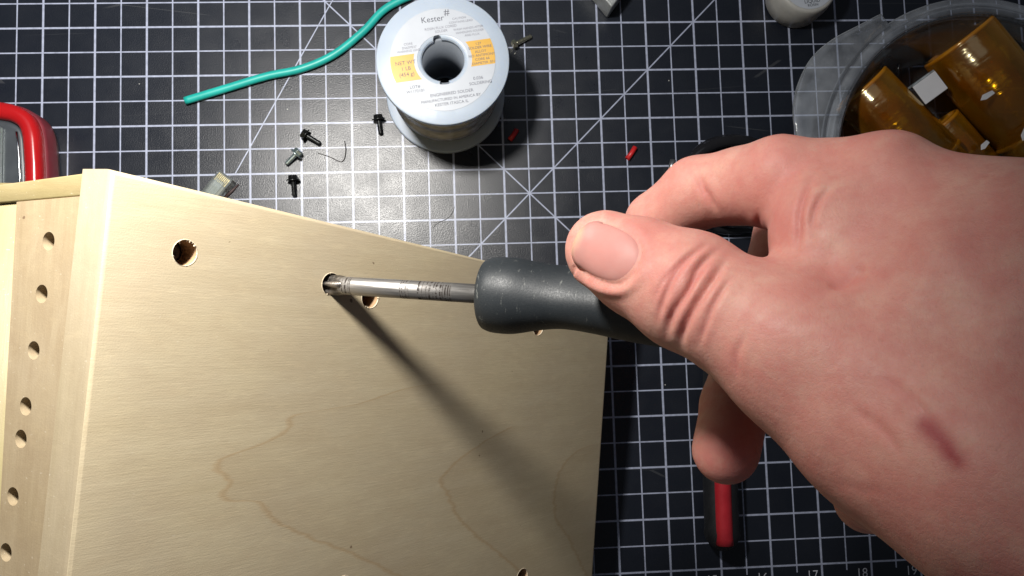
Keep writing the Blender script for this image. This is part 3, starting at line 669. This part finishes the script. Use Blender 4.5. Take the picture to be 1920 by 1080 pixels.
for s_t, x, y, sz, mt, pa in [("NET WT", -0.66, 0.03, .095, prt, y1_), ("1 LB", -0.665, -0.075, .095, prt, y1_), ("(454 g)", -0.665, -0.18, .095, prt, y1_),
        ("1.27", 0.66, 0.195, .06, prt, y2_), ("SOLDER WIRE", 0.68, 0.125, .066, prt, y2_), ("ALLOY", 0.68, 0.05, .066, prt, y2_), ("NO ANTIMONY", 0.69, -0.02, .066, prt, y2_), ("CORE 66", 0.69, -0.09, .066, prt, y2_), ("DIAMETER .031", 0.70, -0.16, .062, prt, y2_),
        ("LOT#", -0.56, -0.42, .075, prt, lb), ("W1172101", -0.56, -0.50, .072, prt, lb), ("0.036", 0.56, -0.42, .08, prt, lb), ("SOLDERING", 0.59, -0.51, .075, prt, lb),
        ("ENGINEERED SOLDER", 0.06, -0.62, .078, prt, lb), ("MANUFACTURED IN AMERICA BY", 0.03, -0.715, .070, prt, lb), ("KESTER ITASCA IL", 0.03, -0.80, .075, prt, lb),
        ("Kester", -0.07, 0.745, .15, prt, lb), ("ROSIN FLUX CORED", 0.05, 0.575, .062, pr2, lb), ("SOLDER", 0.05, 0.51, .062, pr2, lb), ("CAUTION", 0.40, 0.70, .055, pr2, lb), ("CONTAINS LEAD", 0.42, 0.635, .055, pr2, lb),
        ("WASH HANDS AFTER", 0.53, 0.50, .055, pr2, lb), ("HANDLING SOLDER", 0.55, 0.435, .055, pr2, lb), ("AND FLUX", 0.58, 0.37, .055, pr2, lb), ("CORE", -0.56, 0.36, .06, pr2, lb), ("SN63PB37", -0.55, 0.295, .06, pr2, lb), ("WARNING LEAD", -0.57, 0.235, .055, pr2, lb)]:
    lt_(s_t, x, y, sz, mt, 1.0, pa)
em = mesh([], []); x, y = 0.20, 0.865; c_, s__ = math.cos(lrot), math.sin(lrot)
text('emblem', "#", 0.17, prt, (x * c_ - y * s__, x * s__ + y * c_ - .03, zt + .008), lrot, lb, ext=0.0008)

# ================================================================== LOOSE BITS ON THE MAT
black_ox = plain('black_oxide_steel', (0.035, 0.037, 0.038), 0.28, 0.85, bump=0.1, bscale=30)
zinc = plain('zinc_steel', (0.50, 0.60, 0.60), 0.27, 0.9, bump=0.1, bscale=30)
brassy = plain('nickel_steel', (0.60, 0.57, 0.42), 0.25, 0.95, bump=0.1, bscale=30)
def screwmesh_head(): return lathe([(0, 0), (0.075, 0), (0.098, 0.012), (0.10, 0.03), (0.10, 0.075), (0.088, 0.082), (0.06, 0.082), (0.055, 0.05), (0, 0.05)], 6)
def screw(name, label, px_, py_, ang, mat, ln=0.30, group='loose screws on the mat', washer=True, sc=1.0):
    p = P(px_, py_, 0.0); t = thing(name, label, 'screw', (p[0], p[1], 0), group, (0, 0, ang)); zc = 0.118 * sc if washer else 0.1 * sc
    lean = math.atan2(0.118 - 0.045, ln + .1)
    Mx = Matrix.Translation((0, 0, zc)) @ Matrix.Rotation(math.radians(90) + lean, 4, 'Y') @ Matrix.Scale(sc, 4)
    hd = link('head', screwmesh_head(), mat, t, False); hd.matrix_basis = Mx @ Matrix.Translation((0, 0, -0.11)); bevmod(hd, 0.006)
    if washer:
        w_ = link('washer', lathe([(0.05, -0.028), (0.125, -0.028), (0.13, -0.02), (0.128, -0.006), (0.05, -0.002)], 28, closed=True), mat, t); w_.matrix_basis = Mx
    pr_ = [(0, -0.01), (0.045, -0.01)]; z_ = 0.0
    while z_ < ln: pr_ += [(0.040, z_), (0.050, z_ + 0.014)]; z_ += 0.028
    pr_ += [(0.036, ln), (0.0, ln + 0.02)]
    s2 = link('threaded_shank', lathe(pr_, 20), mat, t); s2.matrix_basis = Mx; return t
# angle: direction of the shank in mat coordinates
screw('machine_screw', 'black screw lying highest of three left of the spool, shank to lower right', 577, 257, math.radians(-32), black_ox)
screw('machine_screw', 'silvery zinc screw between two black screws near the case', 557, 292, math.radians(222), zinc, 0.26)
screw('machine_screw', 'black screw with washer nearest the case top edge, shank pointing down', 552, 341, math.radians(-88), black_ox, 0.30)
screw('machine_screw', 'dark screw touching the left side of the solder spool', 711, 228, math.radians(-83), black_ox, 0.28)
screw('machine_screw', 'slim bright metal screw right of the spool top', 969, 84, math.radians(28), brassy, 0.36, washer=False, sc=0.95)
# teal wire
teal = M('teal_insulation'); o = teal.co(); teal.set(Base_Color=teal.ramp(teal.noise(o, 3, 3), [(0.3, (0.010, 0.34, 0.30)), (0.7, (0.018, 0.42, 0.37))]), Roughness=0.42); teal.bump(teal.noise(o, 25, 2), 0.05, 0.01)
wp = [P(x, y, 0.085) for x, y in [(347, 189), (420, 167), (500, 143), (565, 129), (625, 103), (680, 60), (716, 22), (748, 2), (790, -14), (860, -34), (960, -60)]]
TW = thing('insulated_wire', 'thick teal green wire snaking past the upper left of the spool', 'wire', wp[0] * [1, 1, 0])
link('insulation', tube(spline(wp, 10), 0.078, 16), teal.m, TW, True, True)
dd = (wp[0] - wp[1]) / np.linalg.norm(wp[0] - wp[1])
link('copper_core', tube([wp[0] - dd * .02, wp[0] + dd * .006], 0.04, 12), plain('copper_end', (0.30, 0.45, 0.36), 0.5, 0.2), TW, True, True)
# hair and dark sliver
hw = [P(x, y, z) for x, y, z in [(596, 287, .01), (618, 294, .01), (632, 301, .012), (641, 303, .015), (646, 296, .03), (648, 280, .05), (646, 264, .03)]]
tag(link('stray_hair', tube(spline(hw, 8), 0.0075, 6), plain('dark_fibre', (0.04, 0.035, 0.035), 0.5)), 'thin curved dark bristle lying on the mat by the screws', 'bristle')
hw = [P(x, y, .01) for x, y in [(852, 388), (846, 402), (838, 410), (818, 420), (812, 428)]]
tag(link('stray_hair', tube(spline(hw, 8), 0.004, 6), bpy.data.materials['dark_fibre']), 'faint thread on the mat above the case edge below the spool', 'thread')
sv = [P(x, y, z) for x, y, z in [(422, 370, 0.02), (436, 357, .02), (448, 345, .02)]]
tag(link('splinter', tube(sv, [0.035, 0.03, 0.008], 6), plain('dark_brown_sliver', (0.05, 0.03, 0.03), 0.6)), 'dark brown sliver beside the clear plug at the case edge', 'sliver')
redm = plain('red_sleeve', (0.52, 0.018, 0.02), 0.4, bscale=12)
def sleeve(a, b, label):
    A = P(*a, .045); B = P(*b, .045); Mid = (A + B) / 2 + np.array([.006, -.006, .004])
    r_ = 0.054; me_ = tube([A, Mid, B], [r_, r_ * .9, r_], 14, caps=False); oo = tag(link('wire_sleeve', me_, redm), label, 'wire sleeve', 'red sleeve offcuts on the mat')
    so_ = oo.modifiers.new('s', 'SOLIDIFY'); so_.thickness = 0.014; return oo
sleeve((956, 262), (969, 243), 'short red sleeve offcut lying in the shadow of the spool')
sleeve((1176, 298), (1191, 276), 'short red sleeve offcut on bare mat above the thumb')
def clear(name, tint=(0.9, 0.93, 0.95), alpha=0.35, rough=0.08, white=0.10, wcol=(0.6, 0.65, 0.7)):
    m = M(name); tr_ = m.n('BsdfTransparent'); tr_.inputs[0].default_value = (*tint, 1); gl = m.n('BsdfGlossy'); gl.inputs['Roughness'].default_value = rough
    df = m.n('BsdfPrincipled'); df.inputs['Base Color'].default_value = (*wcol, 1); df.inputs['Roughness'].default_value = 0.35
    fr = m.n('Fresnel'); fr.inputs[0].default_value = 1.5
    a_ = m.n('MixShader'); m.put(a_.inputs[0], m.ramp(m.noise(m.co(), 2.5, 4), [(0.35, white * 0.6), (0.7, min(1, white * 1.5))])); lw = m.n('LayerWeight'); lw.inputs[0].default_value = 0.5; m.put(a_.inputs[0], m.math('ADD', m.math('MULTIPLY', m.math('POWER', lw.outputs['Facing'], 2.5), 0.7), m.ramp(m.noise(m.co(), 2.5, 4), [(0.35, white * 0.6), (0.7, min(1, white * 1.5))]), clamp=True)); m.L.new(tr_.outputs[0], a_.inputs[1]); m.L.new(df.outputs[0], a_.inputs[2])
    b_ = m.n('MixShader'); m.put(b_.inputs[0], m.math('ADD', m.math('MULTIPLY', fr.outputs[0], 0.9), 0.03)); m.L.new(a_.outputs[0], b_.inputs[1]); m.L.new(gl.outputs[0], b_.inputs[2])
    bm_ = m.n('Bump'); bm_.inputs['Strength'].default_value = 0.15; bm_.inputs['Distance'].default_value = 0.02; m.put(bm_.inputs['Height'], m.noise(m.co(), 6, 3))
    m.L.new(bm_.outputs[0], gl.inputs['Normal']); m.L.new(bm_.outputs[0], fr.inputs['Normal'])
    m.L.new(b_.outputs[0], m.N['Material Output'].inputs[0]); return m.m
# clear modular plug
plugm = clear('clear_polycarbonate', (0.95, 0.97, 0.97), white=0.13, wcol=(0.6, 0.66, 0.66))
p = P(415, 352, 0); pa = math.radians(51)
PGS = 0.82
PG = thing('modular_plug', 'clear plastic network plug with gold contacts half under the case edge', 'plug', (p[0], p[1], 0), None, (0, 0, pa - math.pi / 2)); PG.scale = (0.84, 0.84, 0.84)
pb = link('plug_body', boxmesh(0.40, 0.78, 0.30, (0, -0.08, 0.16)), plugm, PG, False); bevmod(pb, 0.02)
link('plug_core', boxmesh(0.26, 0.34, 0.16, (0, -0.10, 0.15)), clear('frosted_core', (0.85, 0.85, 0.8), white=0.28, wcol=(0.85, 0.83, 0.72)), PG, False)
gold = plain('gold_contact', (0.85, 0.68, 0.30), 0.25, 0.9)
for k in range(8): link('contact', boxmesh(0.022, 0.20, 0.02, (-0.14 + k * 0.04, 0.16, 0.285)), gold, PG, False)
link('latch', boxmesh(0.22, 0.5, 0.035, (0, -0.12, 0.345)), plugm, PG, False)
link('collar', boxmesh(0.46, 0.10, 0.34, (0, -0.50, 0.18)), plugm, PG, False)

# ================================================================== RED CASED TOOL (left edge)
def rrect(pts_px, z):  return [P(x, y, z) for x, y in pts_px]
hT = 0.78
out = spline([(-260, 470), (-262, 300), (-235, 225), (-170, 190), (-60, 184), (0, 188), (32, 197), (55, 215), (67, 243), (71, 285), (73, 333), (75, 470)], 8)
def insetpoly(pts, d):
    pts = [np.array(q, float) for q in pts]; o_ = []
    for i in range(len(pts)):
        a = pts[max(i - 1, 0)]; b = pts[min(i + 1, len(pts) - 1)]; t = (b - a) / (np.linalg.norm(b - a) + 1e-9); o_.append(pts[i] + np.array([-t[1], t[0]]) * d)
    return o_
redp = plain('glossy_red_plastic', (0.36, 0.008, 0.010), 0.22, bscale=6, var=0.05); dred = plain('dark_red_rubber', (0.16, 0.02, 0.03), 0.5, bscale=10)
gpl = plain('dark_grey_plastic', (0.045, 0.052, 0.06), 0.38, bscale=8)
RT = thing('test_meter', 'red cased meter with a dark face, its rounded corner showing at the left edge', 'meter', P(-90, 300, 0))
def loft(rings, closed=False, cap=False):
    bm = bmesh.new(); R_ = [[bm.verts.new(tuple(q)) for q in r] for r in rings]; n_ = len(rings[0])
    for a, b in zip(R_[:-1], R_[1:]):
        for i in range(n_): 
            j = (i + 1) % n_; bm.faces.new((a[i], a[j], b[j], b[i]))
    if cap: bm.faces.new(R_[0]); bm.faces.new(R_[-1][::-1])
    return frommb(bm)
def ringat(inset, z): return [P(q[0], q[1], hT) * [1, 1, 0] + np.array([0, 0, z]) for q in insetpoly(out, inset)]
link('rubber_boot', loft([ringat(-2, 0.0), ringat(-3, 0.1), ringat(-3, 0.42), ringat(0, 0.50), ringat(4, 0.50)], cap=True), dred, RT, True, True)
link('rim', loft([ringat(1, 0.48), ringat(0, 0.58), ringat(1, 0.68), ringat(5, 0.745), ringat(12, 0.775), ringat(20, 0.775), ringat(27, 0.75), ringat(31, 0.70), ringat(33, 0.60), ringat(33, 0.45)]), redp, RT, True, True)
fc_ = link('face', loft([ringat(33.5, 0.40), ringat(33.5, 0.60), ringat(38, 0.63), ringat(44, 0.63)], cap=True), gpl, RT, True, True)
chl = [P(x, y, 0.66) for x, y in [(31, 247), (34, 275), (36, 300), (37, 330), (37, 400)]]
link('chrome_strip', tube(chl, 0.022, 10), plain('chrome', (0.7, 0.72, 0.74), 0.15, 1.0), RT, True, True)
kn = link('side_clip', boxmesh(0.16, 1.1, 0.12, (0, 0, 0)), plain('satin_metal', (0.42, 0.48, 0.46), 0.3, 0.8), RT, False, True)
pk = P(-6, 292, 0.68); kn.matrix_basis = Matrix.Translation(pk); bevmod(kn, 0.03, 3)

# ================================================================== BLACK COIL behind the hand
blk = plain('glossy_black_jacket', (0.012, 0.012, 0.014), 0.16, bscale=12)
pc = P(1372, 352, 0)
cp = []
for k in range(150):
    a = k * 0.14; rr_ = 0.95 + 0.10 * math.sin(a * 0.37) + 0.05 * math.sin(a * 1.3); cp.append((pc[0] + rr_ * 1.05 * math.cos(a + 2), pc[1] + rr_ * 0.86 * math.sin(a + 2), 0.12 + 0.16 * (k / 50) + 0.05 * math.sin(a * 2.1)))
BC = thing('black_cable', 'glossy black coiled cable mostly hidden behind the hand', 'cable', (pc[0], pc[1], 0))
link('jacket', tube(cp, 0.115, 12), blk, BC, True, True)
link('connector_shell', tube([P(1262, 300, .14), P(1257, 322, .14)], 0.06, 12), plain('dull_connector_metal', (0.45, 0.46, 0.48), 0.35, 0.9), BC, True, True)

# ================================================================== RED AND BLACK HANDLE on the mat
hb = spline([(1352, 660), (1350, 730), (1349, 800), (1350, 880), (1352, 950), (1355, 1022)], 6)
TH = thing('plier_handle', 'black tool handle with a red inlay lying on the mat under the fingertip', 'tool handle', P(1346, 950, 0))
bp = [P(x, y, 0.36) for x, y in hb]; nb = len(bp)
rs = [0.33] * nb; rs[-1] = 0.24; rs[-2] = 0.32; rs[-3] = 0.35
bp.append(bp[-1] + (bp[-1] - bp[-2]) / np.linalg.norm(bp[-1] - bp[-2]) * 0.10); rs.append(0.08)
hg = tube(bp, rs, 20); hg.transform(Matrix.Translation((0, 0, 0.26)) @ Matrix.Diagonal((1.2, 1, 0.85, 1)) @ Matrix.Translation((0, 0, -0.26))) if False else None
g1 = link('grip', hg, plain('black_grip_rubber', (0.010, 0.011, 0.013), 0.55, bscale=14), TH, True, True)
ip = [P(x, y, 0.60) for x, y in insetpoly(hb, 0)]; ip = [q + np.array([0.04, 0, 0]) for q in ip]
link('red_inlay', tube(ip, [0.165] * len(ip), 16), plain('red_inlay_plastic', (0.40, 0.018, 0.028), 0.38, bscale=10), TH, True, True)
link('steel_tang', tube([P(1352, 662, 0.3), P(1356, 560, 0.3)], 0.13, 12), plain('tool_steel', (0.3, 0.3, 0.32), 0.35, 0.9), TH, True, True)

# ================================================================== CLEAR TUB WITH AMBER VIALS
tubm = clear('clear_tub_plastic', (0.97, 0.98, 0.99), white=0.05, rough=0.06); rimm = clear('tub_rim_plastic', (0.93, 0.95, 0.97), white=0.13, rough=0.04, wcol=(0.85, 0.90, 0.98))
TZ = 1.55; tc = P(1852, 302, TZ); TRr = 2.86
TB = thing('plastic_tub', 'round clear plastic tub with a wide rim holding amber vials', 'tub', (tc[0], tc[1], 0))
wall = [(0.0, 0.02), (2.2, 0.02), (2.36, 0.04), (2.44, 0.12), (2.50, 0.3), (2.70, 1.1), (2.76, 1.28), (2.84, 1.33), (2.86, TZ), (2.845, TZ), (2.825, 1.345), (2.745, 1.30), (2.68, 1.1), (2.48, 0.3), (2.42, 0.14), (2.34, 0.06), (2.2, 0.04), (0.0, 0.04)]
link('bowl', lathe(wall, 128), tubm, TB)
link('rim', lathe([(2.85, TZ - .10), (2.88, TZ + 0.03), (2.93, TZ + .05), (3.02, TZ + .045), (3.05, TZ + .02), (3.08, TZ - .02), (3.16, TZ - .03), (3.19, TZ - .06), (3.17, TZ - .10), (3.06, TZ - .08), (3.0, TZ - .02), (2.93, TZ - 0.0), (2.90, TZ - .10)], 160, closed=True), rimm, TB)
# crescent pull tab on the left of the rim
tabp = spline([(1650, 26), (1612, 46), (1560, 74), (1520, 110), (1495, 160), (1487, 205), (1492, 250), (1506, 290), (1530, 330), (1560, 360)], 8); inn = []
A = [P(x, y, TZ - .05) for x, y in tabp]
for q in A:
    d_ = (q[:2] - tc[:2]); d_ = d_ / np.linalg.norm(d_); inn.append(np.array([tc[0] + d_[0] * 3.12, tc[1] + d_[1] * 3.12, TZ - .05]))
rings = []
for a, b in zip(A, inn): rings.append([a + [0, 0, -.03], a + [0, 0, .0], a + (b - a) * .06 + [0, 0, .035], a + (b - a) * .2 + [0, 0, .03], a + (b - a) * .9 + [0, 0, .03], b + [0, 0, .03], b + [0, 0, .01], a + (b - a) * .2 + [0, 0, .005], a + (b - a) * .1 + [0, 0, -.03]])
link('pull_tab', loft(rings, cap=True), rimm, TB, True, True)
def amber(name, ex=0.0):
    m = M(name); tr_ = m.n('BsdfTransparent'); tr_.inputs[0].default_value = (0.99, 0.74, 0.16, 1); gl = m.n('BsdfGlossy'); gl.inputs['Roughness'].default_value = 0.16; gl.inputs[0].default_value = (1, .9, .55, 1)
    df = m.n('BsdfPrincipled'); m.put(df.inputs['Base Color'], m.ramp(m.noise(m.co(), 2, 3), [(0.3, (0.92, 0.30, 0.008)), (0.7, (0.96, 0.42, 0.015))])); df.inputs['Roughness'].default_value = 0.3
    fr = m.n('Fresnel'); fr.inputs[0].default_value = 1.5
    bm_ = m.n('Bump'); bm_.inputs['Strength'].default_value = 0.55; bm_.inputs['Distance'].default_value = 0.03; m.put(bm_.inputs['Height'], m.noise(m.mapv(m.co(), (1.2, 1.2, 5)), 1.4, 3, 0.5))
    m.L.new(bm_.outputs[0], gl.inputs['Normal']); m.L.new(bm_.outputs[0], fr.inputs['Normal'])
    lw = m.n('LayerWeight'); lw.inputs[0].default_value = 0.42; a_ = m.n('MixShader'); m.put(a_.inputs[0], m.math('ADD', m.math('MULTIPLY', m.math('POWER', lw.outputs['Facing'], 2.2), 1.1), m.ramp(m.noise(m.co(), 1.6, 3), [(0.3, 0.03 + ex), (0.7, 0.09 + ex)]), clamp=True)); m.L.new(tr_.outputs[0], a_.inputs[1]); m.L.new(df.outputs[0], a_.inputs[2])
    b_ = m.n('MixShader'); m.put(b_.inputs[0], m.math('ADD', m.math('MULTIPLY', fr.outputs[0], 1.3), 0.05, clamp=True)); m.L.new(a_.outputs[0], b_.inputs[1]); m.L.new(gl.outputs[0], b_.inputs[2]); m.L.new(b_.outputs[0], m.N['Material Output'].inputs[0]); return m.m
amb = amber('amber_plastic', 0.03); amb2 = amber('amber_base_plastic', 0.42)
def vial(label, a, b, r, ln, tilt=0.0):
    A = P(*a); B = P(*b); d_ = (B - A) / np.linalg.norm(B - A); t = thing('amber_vial', label, 'pill bottle', A, 'amber vials in the tub')
    Q = Vector(d_).to_track_quat('Z', 'Y').to_matrix().to_4x4(); Q.translation = Vector(A); w_ = 0.035
    bo = link('vial_body', lathe([(r * .97, 0.04), (r, 0.06), (r, ln), (r - w_, ln), (r - w_, 0.09), (r * .97, 0.04)], 48), amb, t, True, True); bo.matrix_basis = Q
    bs_ = link('vial_base', lathe([(0, 0.05), (r * .8, 0.05), (r * .86, 0.0), (r * .97, 0.0), (r, 0.03), (r, 0.055), (r * .96, 0.085), (0, 0.09)], 48), amb2, t, True, True); bs_.matrix_basis = Q
    nk = link('vial_neck', lathe([(r - w_, ln - .02), (r * .99, ln - .02), (r * 1.04, ln + .02), (r * 1.04, ln + .06), (r * .94, ln + .08), (r * .94, ln + .35), (r * .90, ln + .35), (r * .90, ln)], 48, closed=True), amb, t, True, True); nk.matrix_basis = Q
    return t, Q
v1, Q1 = vial('large amber vial lying highest in the tub, base towards the top', (1795, 76, 0.95), (1930, 240, 0.95), 0.74, 2.2)
v2, Q2 = vial('amber vial lying nearest the left wall of the tub', (1612, 164, 0.78), (1734, 290, 0.78), 0.60, 2.0)
v3, Q3 = vial('darker amber vial lying lowest between the other two', (1758, 232, 0.52), (1850, 335, 0.52), 0.44, 1.9)
# folded white card slip between the vials
wp_ = P(1733, 162, 1.0); SL = thing('white_label_slip', 'small white folded card wedged between the two upper amber vials', 'card', wp_, None, (0, 0, math.radians(34)))
wc = plain('white_card', (0.78, 0.78, 0.80), 0.55, bscale=10, var=0.04)
f1 = link('card_front', boxmesh(0.56, 0.42, 0.03, (0.0, -0.08, 0.12)), wc, SL, False); bevmod(f1, 0.008)
f2 = link('card_side', boxmesh(0.56, 0.03, 0.24, (0.0, 0.15, 0.0)), plain('printed_card_side', (0.34, 0.38, 0.40), 0.6, bscale=25, var=0.5), SL, False)
for i, (x, y, w_, a_) in enumerate([(1851, 179, .17, .4), (1846, 272, .12, .6), (1921, 250, .15, 1.0)]):
    q_ = P(x, y, 1.62 if i != 1 else 1.15); t_ = link('paper_scrap', prism([(-w_, -.035), (-w_ * .3, -.06), (w_, -.02), (w_ * .8, .05), (-w_ * .5, .045)], -0.008, 0.008), wc, None, False)
    t_.location = q_; t_.rotation_euler = (0.1, 0.1, a_)
    tag(t_, ['white paper scrap stuck on the large amber vial', 'white paper scrap at the knuckle edge above the lowest vial', 'white paper scrap at the right frame edge on the large vial'][i], 'paper scrap', 'paper scraps on the vials')
st_ = [P(1684, 152, .62), P(1685, 120, .80)]
tag(link('black_stick', tube(st_, 0.028, 8), blk), 'short thin black stick standing behind the vials in the tub', 'stick')

# ================================================================== FLUX JAR, METAL BLOCK, PAPER, CLEAR STRIP
jc = P(1516, -31, 0.8); jarm = M('frosted_jar_plastic'); jarm.set(Base_Color=jarm.ramp(jarm.noise(jarm.co(), 3, 3), [(0.3, (0.40, 0.40, 0.38)), (0.7, (0.47, 0.46, 0.43))]), Roughness=0.35, Subsurface_Weight=0.3, Subsurface_Radius=(.2, .2, .2), Subsurface_Scale=0.5)
J = thing('flux_jar', 'frosted white jar with a round printed label at the top edge', 'jar', (jc[0], jc[1], 0))
link('jar_body', lathe([(0, 0), (0.55, 0), (0.61, 0.06), (0.62, 0.4), (0.62, 0.56), (0.60, 0.74), (0.57, 0.79), (0.54, 0.80), (0, 0.80)], 64), jarm.m, J)
jl = link('jar_label', lathe([(0, 0.802), (0.525, 0.802), (0.525, 0.808), (0, 0.808)], 64), lab, J, False)
jt = plain('jar_print', (0.05, 0.06, 0.07), 0.6)
text('lettering', 'FLUX', 0.15, jt, (0.04, -0.27, 0.810), 0.12, jl, ext=0.001); text('lettering', 'LIQUID', 0.10, jt, (0.05, -0.365, 0.810), 0.12, jl, ext=0.001); text('lettering', 'ROSIN', 0.075, jt, (0.06, -0.445, 0.810), 0.12, jl, ext=0.001)
bz = P(1147, 14, 0.55); MB_ = tag(link('metal_block', prism([(0, 0), (0.62, 0.80), (0.1, 1.2), (-0.55, 0.72)], 0, 0.55 - 0.001), plain('cast_metal', (0.34, 0.36, 0.36), 0.45, 0.4, bump=0.3)), 'corner of a grey metal block at the top edge', 'metal block')
MB_.location = (bz[0], bz[1], 0); bevmod(MB_, 0.03)
pp_ = P(1842, 1066, 0.02); pz = tag(link('paper_sheet', prism([(0, 0), (1.6, -0.55), (1.2, -1.6), (-0.35, -1.1)], 0.0, 0.012), plain('paper', (0.70, 0.72, 0.64), 0.7, bscale=5, var=0.03), None, False), 'corner of pale paper under the wrist at the mat edge', 'paper')
pz.location = (pp_[0] - 0.15, pp_[1], 0.004)
cs = [P(x, y, 0.05) for x, y in [(1462, 800), (1474, 838), (1497, 868)]]
cz = tag(link('clear_strip', loft([[q + [-.10, .03, -.04], q + [.16, .03, -.04], q + [.16, .03, .0], q + [-.10, .03, .0]] for q in cs], cap=True), rimm, None, False), 'short clear plastic strip on the mat beside the palm', 'plastic strip')
